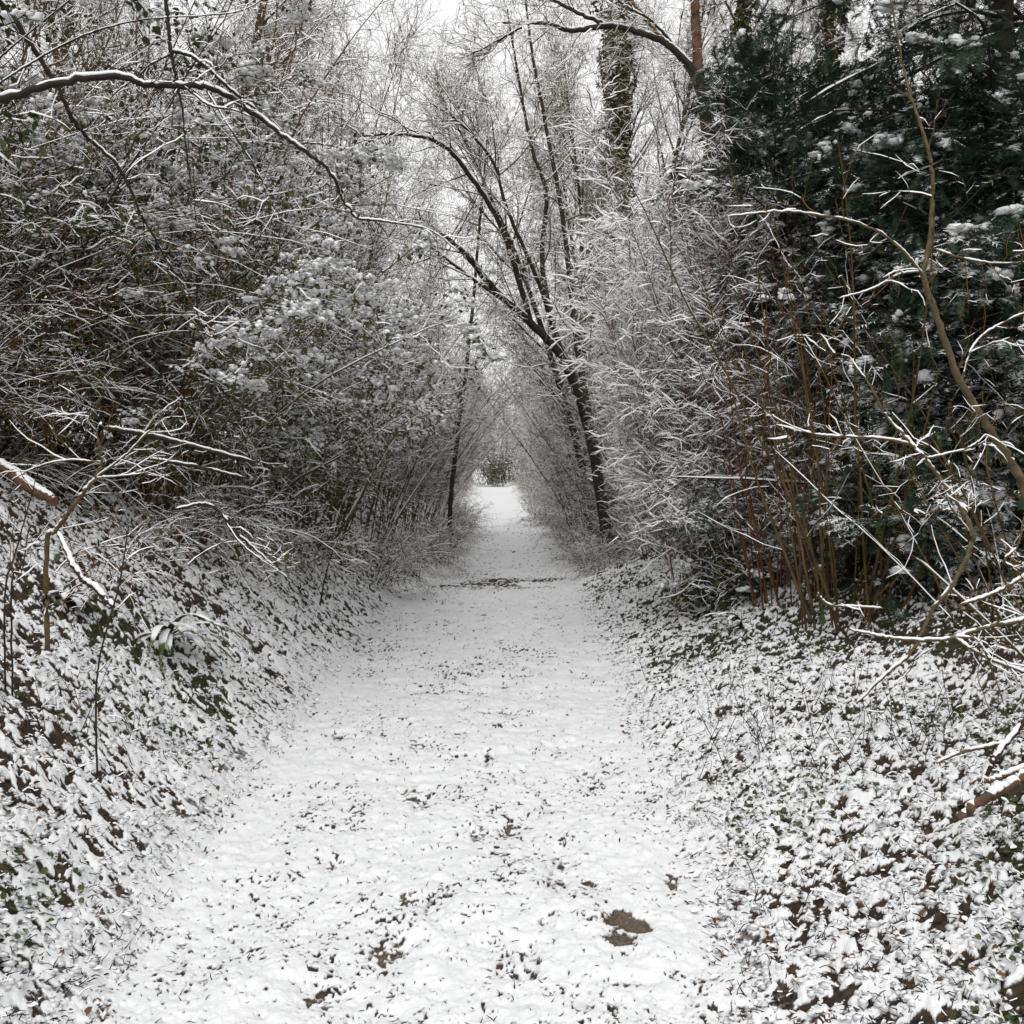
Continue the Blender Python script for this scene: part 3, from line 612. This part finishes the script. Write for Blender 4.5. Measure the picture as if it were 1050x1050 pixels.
limb_set('fallen_branch', 'snowy branch lying level above the ground at the right edge with forked tips', 'branch', [
    ('limb', [P(1075, 630, 3.9), P(1045, 637, 3.9), P(1015, 642, 3.9), P(990, 650, 3.9), P(965, 656, 3.9), P(930, 656, 3.95), P(900, 652, 4.0), P(870, 645, 4.0)], [.010, .009, .008, .008, .007, .006, .005, .003]),
    ('branch', [P(978, 653, 3.9), P(1000, 668, 3.85), P(1020, 678, 3.85), P(1065, 695, 3.8)], [.006, .006, .006, .006]),
    ('branch', [P(978, 653, 3.9), P(1000, 655, 3.85), P(1010, 668, 3.8), P(1018, 690, 3.8), P(1030, 722, 3.75)], [.005, .004, .004, .003, .002]),
    ('branch', [P(985, 620, 3.9), P(1010, 612, 3.9), P(1032, 602, 3.9), P(1060, 585, 3.9)], [.005, .006, .006, .006]),
    ('branch', [P(1050, 530, 3.9), P(1043, 560, 3.9), P(1030, 575, 3.9), P(1050, 590, 3.9)], [.003, .004, .004, .003])],
    110, M_bark_olive, [dict(n=5, len=(.08, .35), K=5, r=.0025, snow=.0045, t0=.1, ang=(35, 70), wig=.16), dict(n=3, len=(.04, .15), K=3, r=.0015, snow=.004)], M_twig, .006)
limb_set('fallen_branch', 'thin snowy stick leaning low across the hazel stems at right', 'branch', [
    ('limb', [P(838, 608, 5.2), P(850, 620, 5.2), P(875, 622, 5.2), P(905, 624, 5.2)], [.004, .006, .006, .004])], 111, M_bark_olive, None, None, .006)
def stick(label, pts, rad, seed, wood, extra=()):
    return limb_set('fallen_branch', label, 'branch', [('limb', pts, rad)] + list(extra), seed, wood, None, None, .006)
stick('thick bare brown stick lying on the snow at the right edge', [P(985, 838, 3.25), P(1010, 818, 3.25), P(1040, 802, 3.3), P(1075, 780, 3.3)], [.012, .017, .018, .018], 112, M_wood)
stick('brown stick propped above the thick one at the right edge', [P(1010, 802, 3.35), P(1030, 795, 3.35), P(1065, 782, 3.4)], [.008, .010, .010], 113, M_wood)
stick('dark stick rising steeply at the right edge behind the brown sticks', [P(1012, 795, 3.45), P(1022, 775, 3.45), P(1042, 750, 3.5), P(1070, 715, 3.5)], [.007, .009, .010, .010], 114, M_bark)
stick('slender stick lying flat on the right bank between thin stalks', [P(960, 782, 3.6), P(985, 772, 3.6), P(1010, 766, 3.6), P(1032, 761, 3.65)], [.004, .006, .006, .005], 115, M_wood)
stick('broken brown log end under snow on the left bank', [P(-30, 462, 6.2), P(5, 480, 6.2), P(28, 496, 6.15), P(56, 515, 6.1)], [.034, .04, .042, .03], 116, M_bark_orange)
stick('snow-covered fallen pole lying across the left thicket', [P(108, 438, 6.6), P(150, 446, 6.7), P(200, 458, 6.8), P(262, 474, 6.9)], [.014, .018, .018, .012], 117, M_bark,
      [('limb', [P(150, 470, 6.5), P(200, 478, 6.6), P(250, 490, 6.8)], [.012, .012, .008])])
stick('straight snow-plastered pole slanting down the left bank', [P(60, 545, 4.9), P(78, 585, 4.75), P(100, 605, 4.6), P(116, 622, 4.5)], [.010, .013, .015, .010], 118, M_bark)
limb_set('fallen_branch', 'forked snowy branch sagging over the dark hollow on the left bank', 'branch', [
    ('limb', [P(180, 522, 6), P(215, 518, 6.1), P(245, 548, 6.1), P(280, 580, 6.1)], [.008, .01, .009, .004]), ('branch', [P(225, 525, 6.1), P(250, 560, 6), P(295, 592, 6)], [.006, .005, .002])], 119, M_bark, [dict(n=7, len=(.12, .5), K=5, r=.0026, snow=.0045, ang=(30, 65), wig=.15), dict(n=4, len=(.05, .2), K=3, r=.0016, snow=.004)], M_twig, .006)
limb_set('sapling', 'small brown forked sapling on the left bank with snow in its forks', 'sapling', [
    ('trunk', [P(48, 560, 4.9), P(58, 543, 4.9), P(80, 512, 4.9), P(98, 490, 4.9), P(105, 472, 4.9)], [.012, .011, .009, .008, .006]),
    ('branch', [P(98, 490, 4.9), P(130, 466, 4.85), P(150, 445, 4.8), P(172, 428, 4.8)], [.005, .005, .004, .002]),
    ('branch', [P(98, 490, 4.9), P(135, 487, 4.8), P(170, 480, 4.75)], [.004, .003, .002]),
    ('branch', [P(105, 474, 4.9), P(70, 472, 4.9), P(40, 478, 4.9), P(12, 492, 4.9)], [.004, .004, .003, .002]),
    ('branch', [P(105, 474, 4.9), P(98, 440, 4.9), P(88, 420, 4.9)], [.004, .003, .002])], 120, M_bark_olive, [dict(n=6, len=(.12, .45), K=5, r=.0024, snow=.004, ang=(30, 60), wig=.13), dict(n=4, len=(.06, .2), K=3, r=.0016, snow=.0035, ang=(30, 60))], M_twig, .008)
for i, (a, b, c, lab) in enumerate([((100, 690), (122, 600), (132, 540), 'thin dark sapling standing upright beside the fern on the left bank'), ((5, 610), (18, 560), (40, 480), 'thin dark sapling at the left edge below the brown log'),
                                     ((325, 640), (335, 585), (350, 545), 'small twiggy sapling at the foot of the left bank near the path'), ((12, 600), (22, 585), (30, 540), 'short forked sapling close to the left edge')]):
    limb_set('sapling', lab, 'sapling', [('trunk', [P(*a, 4.2 + .9 * (i == 2) * 6), P(*b, 4.25 + .9 * (i == 2) * 6), P(*c, 4.3 + .9 * (i == 2) * 6)], [.004 + .004 * (i == 2), .0035 + .003 * (i == 2), .0018])], 130 + i, M_twig_dark, [dict(n=8, len=(.08, .4), K=5, r=.0022, snow=.006, t0=.3, ang=(25, 55), wig=.12)], M_twig, .004)
# slim dark trunk at the left of the far path
limb_set('bare_tree', 'slim dark trunk leaning beside the far path on the left', 'tree', [
    ('trunk', [P(462, 548, 19), P(462, 515, 19), P(470, 440, 19), P(478, 380, 19), P(485, 310, 19), P(492, 230, 19), P(500, 140, 19)], [.055, .045, .04, .036, .032, .026, .015])], 140, M_bark, LV_FINE, M_twig)

# ------------------------------------------------------------------ tall ivy trunks, back right
t = tree('ivy_clad_tree', 'tall broad trunk wrapped in olive ivy above the arching tree', 'tree', 201, h=16, r0=.3, nl=26, limb=(2, 5), first=.25, up=.5, ivy=9000, ivy_r=.6, wig=.008); put(t, 2.55, 27)
t = tree('ivy_clad_tree', 'ivy-covered trunk rising beside the slim orange-brown trunk', 'tree', 202, h=14, r0=.17, nl=26, limb=(1.8, 4), first=.3, up=.6, ivy=7000, ivy_r=.40, wig=.008); put(t, 4.0, 19)
t = tree('ivy_clad_tree', 'ivy-covered trunk standing against white sky just left of the conifer', 'tree', 203, h=14, r0=.15, nl=22, limb=(1.8, 3.6), first=.35, up=.6, ivy=6000, ivy_r=.32, wig=.008); put(t, 5.5, 18.5)
t = tree('ivy_clad_tree', 'slender ivy-grown trunk seen low behind the pale snowy hazel', 'tree', 204, h=12, r0=.12, nl=18, limb=(1.6, 3), first=.35, up=.5, ivy=4500, ivy_r=.30, wig=.01); put(t, 2.2, 22)
# hazel with catkins over the middle
t = tree('hazel_tree', 'catkin-hung hazel spreading over the middle of the lane', 'tree', 205, h=9.5, r0=.08, nl=30, limb=(1.8, 3.6), first=.3, up=.2, lean=(-.5, -.2), catkins=5000, snow=.007, wood=M_twig_olive); put(t, 1.9, 20)
t = tree('hazel_tree', 'catkin-hung hazel leaning in behind the arching tree', 'tree', 206, h=9.5, r0=.08, nl=30, limb=(1.8, 3.4), first=.35, up=.25, lean=(-.35, .1), catkins=5000, snow=.007, wood=M_twig_olive); put(t, 2.6, 24)

t = tree('hazel_tree', 'upright catkin-hung hazel between the arching tree and the ivy trunks', 'tree', 207, h=10.5, r0=.07, nl=32, limb=(1.6, 3.2), first=.35, up=.5, lean=(-.1, 0), catkins=5000, snow=.007, wood=M_twig_olive); put(t, 1.7, 21.5)
t = tree('bare_tree', 'tall twiggy tree with rising branches filling the gap between the two ivy trunks', 'tree', 208, h=14, r0=.1, nl=34, limb=(2, 4), first=.3, up=.8, snow=.006, wood=M_twig_olive, catkins=3000); put(t, 3.4, 25)
# ------------------------------------------------------------------ conifers
put(conifer('conifer_tree', 'tall dark conifer filling the upper right with drooping snow-laden boughs', 'tree', 301, h=12, spread=2.7, nb=220, z0=.05, nsec=14, nter=7, droop=-.035, clumps=5200), 4.25, 9.0)
put(conifer('conifer_tree', 'dark conifer crowded behind the tall one at the right edge', 'tree', 302, h=11, spread=2.8, nb=130, z0=.05, nsec=12, nter=6, clumps=1200), 7.0, 12.5)
put(conifer('yew_tree', 'bushy dark green yew dusted with snow behind the hazel stems', 'tree', 303, h=4.9, spread=1.35, nb=220, z0=.42, el=(0, 45), droop=-.035, m=M_yew, multi=5, trunk_r=.05, clumps=1500, shape=.4, nsec=12, nter=6), 3.15, 9.1)
put(conifer('yew_tree', 'low dark yew filling the gap under the tall conifer', 'tree', 304, h=3.2, spread=1.5, nb=110, z0=.1, el=(0, 45), droop=-.04, m=M_yew, multi=4, trunk_r=.04, clumps=700, shape=.4), 3.9, 7.6)

# ------------------------------------------------------------------ right side thickets
put(shrub('hazel_shrub', 'many-stemmed hazel with olive-brown stems fanning up in front of the yew', 'shrub', 401, n=24, h=3.4, r=.3, tilt=(3, 24), lean=(-.10, 0), stem_r=(.006, .015), wood=M_twig_olive, own_stems=True, dens=.16, snow=.005, gap=.45), 2.4, 7.4)
put(shrub('hazel_shrub', 'reddish hazel clump with many thin slanting stems left of the yew', 'shrub', 402, n=36, h=3.1, r=.38, tilt=(2, 20), lean=(-.10, 0), stem_r=(.0045, .010), wood=M_twig_red, own_stems=True, dens=.3, snow=.006, gap=.35), 2.35, 8.5)
put(shrub('hazel_shrub', 'pale hazel thickly lined with snow beside the right of the path', 'shrub', 403, n=44, h=4.2, r=.45, tilt=(1, 16), lean=(-.02, 0), stem_r=(.004, .009), wood=M_twig_pale, dens=1.4, snow=.0125, gap=.12, lens=.8, own_stems=True), 1.95, 9.9)
put(shrub('hazel_shrub', 'pinkish-stemmed snowy hazel between the arching tree and the yew', 'shrub', 408, n=24, h=4.6, r=.4, tilt=(3, 20), stem_r=(.005, .012), wood=M_twig_pale, dens=1.4, snow=.013, gap=.1, own_stems=True), 2.45, 13.4)
put(shrub('hazel_shrub', 'snow-covered hazel just behind the palest one, right of the path', 'shrub', 404, n=18, h=4.6, r=.45, tilt=(3, 24), lean=(0, 0), wood=M_twig_pale, dens=1.1, snow=.011, gap=.15), 2.9, 12.6)
put(shrub('bare_shrub', 'tangled low shrub with white-lined twigs at the right edge', 'shrub', 405, n=9, h=1.9, r=.3, tilt=(8, 45), lean=(-.1, .05), stem_r=(.004, .008), wood=M_twig, own_stems=True, dens=.22, snow=.005, gap=.3, lens=.7), 2.85, 5.0)
put(shrub('bare_shrub', 'brown snow-flecked shrub below the conifer beside the hazel stems', 'shrub', 406, n=14, h=2.2, r=.35, tilt=(8, 40), lean=(-.1, 0), stem_r=(.004, .010), wood=M_twig_olive, dens=.15, snow=.005, lens=.8, gap=.4), 3.1, 6.2)
put(leafy('evergreen_shrub', 'small rounded green bush under snow at the foot of the hazel', 'shrub', 407, h=.55, w=.5, n=16, lf=1800, clumps=260, lmat=M_ivy, lsize=(.04, .08), csize=(.02, .05)), 2.1, 9.3)

# ------------------------------------------------------------------ left side thickets
put(leafy('honeysuckle_shrub', 'rounded evergreen shrub heaped with clumps of snow on the left bank', 'shrub', 501, h=3.9, w=1.3, n=40, lf=14000, clumps=14000, lean=(.16, -.1), csize=(.011, .036)), -3.15, 9.0)
put(leafy('honeysuckle_shrub', 'snow-laden evergreen drooping towards the path behind the rounded one', 'shrub', 502, h=2.6, w=1.0, n=26, lf=8000, clumps=6000, lean=(.3, 0), csize=(.010, .028)), -3.0, 11.5)
put(leafy('ivy_thicket', 'dark ivy-leaved thicket with snowy tufts high on the left', 'shrub', 503, h=4.2, w=1.5, n=36, lf=8000, clumps=2600, lmat=M_ivy, lean=(.15, -.1), csize=(.01, .026), wood=M_twig_dark), -4.3, 7.6)
put(leafy('ivy_thicket', 'ivy-leaved thicket rising at the left edge behind the bramble arches', 'shrub', 504, h=3.6, w=1.5, n=32, lf=8000, clumps=900, lmat=M_ivy, lean=(.1, -.15), csize=(.012, .035), wood=M_twig_dark), -4.6, 6.2)
put(leafy('ivy_thicket', 'dark tangled thicket under the overhanging branch, half filled with snow', 'shrub', 505, h=3.2, w=1.4, n=30, lf=6000, clumps=2200, lmat=M_ivy, lean=(.2, 0), csize=(.01, .026), wood=M_twig_dark), -4.0, 8.9)
put(bramble('bramble', 'arching bramble canes lined with snow spilling from the left edge', 'bramble', 511, n=70, length=(1.1, 2.0), heading=.1, spread=.4, sag=-.10, elev=(42, 70), snow=.004), -4.2, 7.0)
put(bramble('bramble', 'snow-lined bramble sagging across the fallen pole on the left bank', 'bramble', 512, n=26, length=(.7, 1.3), heading=.1, spread=.7, sag=-.12, elev=(15, 55), snow=.006), -3.9, 7.7)
put(bramble('bramble', 'tangled bramble below the rounded snowy evergreen', 'bramble', 513, n=45, length=(.6, 1.2), heading=-.3, spread=1.0, sag=-.14, elev=(10, 65), snow=.006, wood=M_twig_red), -2.9, 8.8)
put(bramble('bramble', 'low brown bramble tumbling towards the path at the foot of the left bank', 'bramble', 514, n=36, length=(.4, .9), heading=-.3, spread=1.2, sag=-.15, elev=(15, 70), snow=.006, lf=250), -2.35, 10.4)
put(bramble('bramble', 'sprawling bramble with a few green leaves in the middle of the left bank', 'bramble', 515, n=22, length=(.3, .7), heading=-.9, spread=1.4, sag=-.14, elev=(10, 60), snow=.005, lf=160, wood=M_twig_red), -2.75, 6.1)
put(bramble('climber', 'long drooping climber stems draped over the thicket at the upper left', 'climber', 516, n=110, length=(2.6, 4.6), heading=-.25, spread=.7, sag=-.125, elev=(55, 85), snow=.0035), -4.6, 7.2)
put(bramble('climber', 'tangle of thin drooping climber stems above the rounded snowy evergreen', 'climber', 517, n=45, length=(2.0, 3.6), heading=-.35, spread=.8, sag=-.13, elev=(55, 85), snow=.0035, wood=M_twig_red), -3.9, 8.3)
put(shrub('bare_shrub', 'twiggy grey shrub rising through the left thicket', 'shrub', 521, n=16, h=4.8, r=.5, tilt=(3, 25), lean=(.1, -.1), dens=.6, snow=.0045), -4.1, 8.0)
put(shrub('bare_shrub', 'tall bare shrub with drooping snowy twigs at the upper left', 'shrub', 522, n=16, h=5.2, r=.5, tilt=(3, 28), lean=(.15, -.15), dens=.8, snow=.0045), -5.2, 8.4)

# ------------------------------------------------------------------ rows of shrubs and trees along the lane
VS = [shrub('bare_shrub', 'x', 'shrub', 600 + k, n=17, h=5.0, r=.5, tilt=(2, 22), lean=((.36, 0), (.2, .1), (.06, 0), (.28, -.1))[k], dens=1., wood=(M_twig, M_twig_red, M_twig_olive, M_twig)[k], snow=(.006, .008, .007, .006)[k], gap=.35) for k in range(4)]
VL = [bramble('bramble', 'x', 'bramble', 620 + k, n=70, length=(.9, 1.8), heading=0, spread=1.2, sag=-.1, elev=(25, 85), snow=.006, lf=300 * k) for k in range(2)]
VT = [tree('bare_tree', 'x', 'tree', 640 + k, h=12, r0=.10, nl=28, limb=(1.5, 3.6), first=.22, up=.4, lean=((.12, 0), (0, .1), (-.1, 0))[k], wood=(M_twig, M_twig, M_twig_red)[k]) for k in range(3)]
used = set()
def inst(protos, k, x, y, rot, s, label, group):
    pr = protos[k % len(protos)]; o = pr if pr.name not in used else copy_tree(pr); used.add(pr.name)
    tag(o, label, None, group); put(o, x, y, rot, s); return o
g = np.random.default_rng(77)
def edge(side, y): return float(pcx(y)) + (-1.15 if side < 0 else 1.05)
y = 12.0; k = 0
while y < 84:
    for side in (-1, 1):
        sd = 'left' if side < 0 else 'right'; rot = (0 if side < 0 else PI) + g.normal(0, .35)
        far = y > 30; dist = 'far off ' if far else ''
        if not (side > 0 and y < 18.5):
            x = edge(side, y) + side * (g.uniform(.8, 1.3) + .9 * far)
            inst(VS, 2 if far and k % 3 else k, x, y + g.normal(0, .3), rot, g.uniform(.75, 1.0), f'snow-dusted bare shrub in the row along the {sd} of the path' + (' in its distance' if far else ' in its middle stretch'), f'shrubs along the {sd} of the path, ' + ('far stretch' if far else 'middle stretch'))
        if not (side > 0 and y < 18):
            x = edge(side, y) + side * (g.uniform(.35, .6) + .7 * far)
            inst(VL, k, x, y + 1 + g.normal(0, .3), rot, g.uniform(.5, .8), f'low snowy bramble at the {sd} foot of the shrubs by the path', f'low brambles along the {sd} of the path')
        x = edge(side, y) + side * g.uniform(2.0, 3.6)
        if not (side > 0 and y < 19):
            inst(VS, 2 if far else k + 1, x, y + g.normal(0, .5), rot + g.normal(0, .8), g.uniform(.9, 1.25), f'taller bare shrub in the second row back from the {sd} of the path', f'second row of shrubs on the {sd}')
        k += 1
    y += 2.0 + y * .022
y = 10.5; k = 0
while y < 92:
    for side in (-1, 1):
        if side > 0 and y < 15 or side < 0 and y < 12.5 or y > 29: continue
        sd = 'left' if side < 0 else 'right'
        x = edge(side, y) + side * g.uniform(4.2, 6.5)
        inst(VT, k, x, y, g.uniform(0, 6.28), g.uniform(.8, 1.15), f'tall bare snow-dusted tree behind the shrubs on the {sd} of the path', f'tall trees on the {sd} of the path'); k += 1
        if y > 20:
            x = edge(side, y) + side * g.uniform(7, 14)
            inst(VT, k, x, y + 1, g.uniform(0, 6.28), g.uniform(.8, 1.15), f'bare tree standing deep in the wood on the {sd} of the path', f'trees deep in the wood on the {sd}'); k += 1
    y += 3.0 + y * .03
for k, (x, y, sc_, lab) in enumerate([(-3.6, 14.5, 1.3, 'tall shrub with thin upright twigs behind the snow-heaped evergreens on the left'), (-3.5, 17.5, 1.5, 'tall upright shrub left of the slim dark trunk, its twigs against the sky'), (-4.2, 19, 1.8, 'tallest of the upright shrubs standing back from the left of the lane')]):
    inst(VS, 2, x, y, k * 2.1, sc_, lab, 'tall upright shrubs on the left')
for k, (x, y) in enumerate([(-4.6, 15), (-4.0, 20.5)]):
    inst(VT, k, x, y, 1 + k * 2.1, .95, 'tall bare snow-dusted tree behind the shrubs on the left of the path', 'tall trees on the left of the path')
for k, (x, y, s_) in enumerate([(1.45, 15.9, .55), (2.2, 16.2, .6), (1.75, 17.8, .6)]):
    inst(VL, k, x, y, 2 + k, s_, 'low snowy bramble around the foot of the arching tree', 'brambles at the foot of the arching tree')
for k, (x, y, s_, lab) in enumerate([(2.15, 15.4, .5, 'short snowy shrub in front of the foot of the arching tree'), (1.55, 18.3, .55, 'short snowy shrub behind the foot of the arching tree')]):
    inst(VS, 1 + k, x, y, 3 + k, s_, lab, None)
# end of the lane
put(leafy('evergreen_shrub', 'dark olive round bush closing the far end of the path', 'shrub', 701, h=3.2, w=1.7, n=30, lf=7000, clumps=300, lmat=M_ivy_trunk, lsize=(.06, .12), csize=(.03, .08)), -1.2, 80)
for k, (x, y, s, lab) in enumerate([(-4.0, 83, 1.1, 'pale bare shrub left of the dark bush at the end of the path'), (1.6, 82, 1.1, 'pale bare shrub right of the dark bush at the end of the path'), (-2.2, 86, 1.4, 'pale snowy shrub rising behind the dark bush at the end of the path'), (.2, 88, 1.5, 'tall pale shrub farthest back at the end of the path'), (-5.5, 88, 2.0, 'broad brown shrub closing the lane on its left behind the round bush'), (3.0, 90, 2.0, 'broad brown shrub closing the lane on its right behind the round bush'), (-1.0, 94, 2.4, 'tallest bare shrub showing over the round bush at the end of the path')]):
    put(tag(copy_tree(VS[k % 4]), lab, None, 'pale shrubs closing the end of the path'), x, y, k * 1.7, s)

# ------------------------------------------------------------------ fern and ground plants
def fern(label, x, y, seed, n=9, L=.42, head=0.):
    g = np.random.default_rng(seed); root = thing('fern', label, 'fern'); fr = []
    az = head + np.linspace(-1.3, 1.3, n) + g.normal(0, .1, n); e = np.radians(g.uniform(35, 60, n)); d = np.stack([np.cos(az) * np.cos(e), np.sin(az) * np.cos(e), np.sin(e)], 1)
    p = grow(np.tile((0, 0, 0.), (n, 1)) + g.normal(0, .015, (n, 3)), d, L * g.uniform(.7, 1.1, n), 9, .02, (0, 0, -.2), g); T, S, U = frames(p)
    w = np.interp(np.linspace(0, 1, 10), [0, .15, .6, 1], [.006, .02, .022, .003])
    for i in range(n):
        mb = MB(); V = np.stack([p[i] - S[i] * w[:, None], p[i] + U[i] * .006, p[i] + S[i] * w[:, None]], 1).reshape(-1, 3)
        F = [(3 * a + b, 3 * a + b + 1, 3 * a + b + 4, 3 * a + b + 3) for a in range(9) for b in (0, 1)]; mb.add(V, F); mb.build('frond', [M_fern], root)
    return put(root, x, y)
def near(px, py, lo=2, hi=14):
    ds = np.linspace(lo, hi, 600); pts = np.array([P(px, py, d) for d in ds]); k = np.argmax(pts[:, 2] <= base_z(pts[:, 0], pts[:, 1]) + .015); return pts[k][0], pts[k][1]
fern('hart-tongue fern with drooping snow-covered fronds on the left bank', *near(170, 655), 801, 14, .55, -.7)
fern('small fern half buried in snow left of the drooping fern', *near(68, 612), 802, 7, .28, -.8)
fern('green fern in the hollow at the foot of the right hazels', *near(760, 640), 803, 9, .34, -2.2)

def scatter(n, lo, hi, side=None, emin=.1, emax=3., rng=R):
    d = lo * (hi / lo) ** rng.random(n); x = rng.uniform(-1, 1, n) * (.56 * d + .5); L, Rr = offs(x, d); e = np.maximum(L, Rr)
    k = (e > emin) & (e < emax)
    if side: k &= (L > Rr) if side < 0 else (Rr > L)
    return x[k], d[k], e[k]
def ground_leaves(name, n, mats, size, lift, rng, emin=.05, emax=3.5, keep=None, wid=.36):
    x, y, e = scatter(n, 2.1, 16, None, emin, emax, rng)
    if keep is not None: k = keep(x, y, e, rng); x, y, e = x[k], y[k], e[k]
    h, s, mud, gr, _ = ground_fields(x, y); z = base_z(x, y) + h + rng.uniform(lift[0], lift[1], len(x)); p = np.stack([x, y, z], 1); mb = MB()
    leaves(mb, p, rdir(len(x), rng, .5), nrm(rdir(len(x), rng) * .75 + np.array((0, 0, 1.))), rng.uniform(*size, len(x)), wid)
    o = mb.build(name, mats); o['kind'] = 'stuff'; return o
gg = np.random.default_rng(900)
ground_leaves('ground_ivy', 42000, [M_ivy], (.014, .030), (-.005, .022), gg, .25, 3.5, lambda x, y, e, r: fbm(x * 1.1 + 9, y * 1.1, 3, 97) + r.normal(0, .06, len(x)) > .44, .42)
ground_leaves('leaf_litter', 15000, [M_dead], (.012, .034), (-.010, .010), gg, .0, 3.5)
x, y, e = scatter(52000, 2.1, 13, None, .12, 3.4, gg); h, s_, _, _, _ = ground_fields(x, y); k = (s_ > .55) & (gg.random(len(x)) < .6); x, y, h = x[k], y[k], h[k]
mb = MB(); blobs(mb, np.stack([x, y, base_z(x, y) + h - .001], 1), gg.uniform(.004, .017, len(x)), .5, gg, 0, .3); o = mb.build('snow_lumps', [M_snow_g]); o['kind'] = 'stuff'
x, y, e = scatter(9000, 2.1, 22, None, -1.3, .15, gg); h = ground_fields(x, y)[0]
k = fbm(x * 2.3, y * 1.2, 3, 61) + gg.normal(0, .12, len(x)) > .55; x, y, h = x[k], y[k], h[k]
p = np.stack([x, y, base_z(x, y) + h - .002], 1); mb = MB(); q = grow(p, rdir(len(x), gg, .4) + np.array((0, 0, .35)), gg.uniform(.008, .03, len(x)), 2, .2, (0, 0, -.1), gg)
twigs(mb, q, np.tile(np.array([.0018, .0016, .0006]), (len(x), 1)), 0, gg); o = mb.build('grass', [M_twig_dark]); o['kind'] = 'stuff'
x, y, e = scatter(52000, 2.1, 14, None, .05, 3.2, gg); h = ground_fields(x, y)[0]
p = np.stack([x, y, base_z(x, y) + h - .003], 1); mb = MB(); q = grow(p, rdir(len(x), gg, .5) + np.array((0, 0, .25)), gg.uniform(.01, .055, len(x)), 3, .25, (0, 0, -.1), gg)
twigs(mb, q, np.tile(np.array([.0017, .0016, .0012, .0006]), (len(x), 1)), .003, gg, .5); o = mb.build('twig_litter', [M_twig_dark, M_snow]); o['kind'] = 'stuff'
x, y, e = scatter(3000, 3.4, 16, None, .25, 2.6, gg); h = ground_fields(x, y)[0]
k = fbm(x * 1.7, y * 1.7, 2, 111) + .12 * (x > 0) + gg.normal(0, .06, len(x)) > .70; x, y, h = x[k], y[k], h[k]
p = np.stack([x, y, base_z(x, y) + h - .01], 1); mb = MB(); q = grow(p, nrm(rdir(len(x), gg, .2) * .45 + np.array((0, 0, 1.))), gg.uniform(.06, .5, len(x)) ** 1.4, 5, .07, (0, 0, 0), gg)
rr = taper(len(x), 5, .002, .0012); twigs(mb, q, rr, .004, gg); levels(mb, q, rr, [dict(n=3, len=(.04, .16), K=3, r=.0013, snow=.005, t0=.4)], gg); o = mb.build('dry_stalks', [M_twig_dark, M_snow]); o['kind'] = 'stuff'
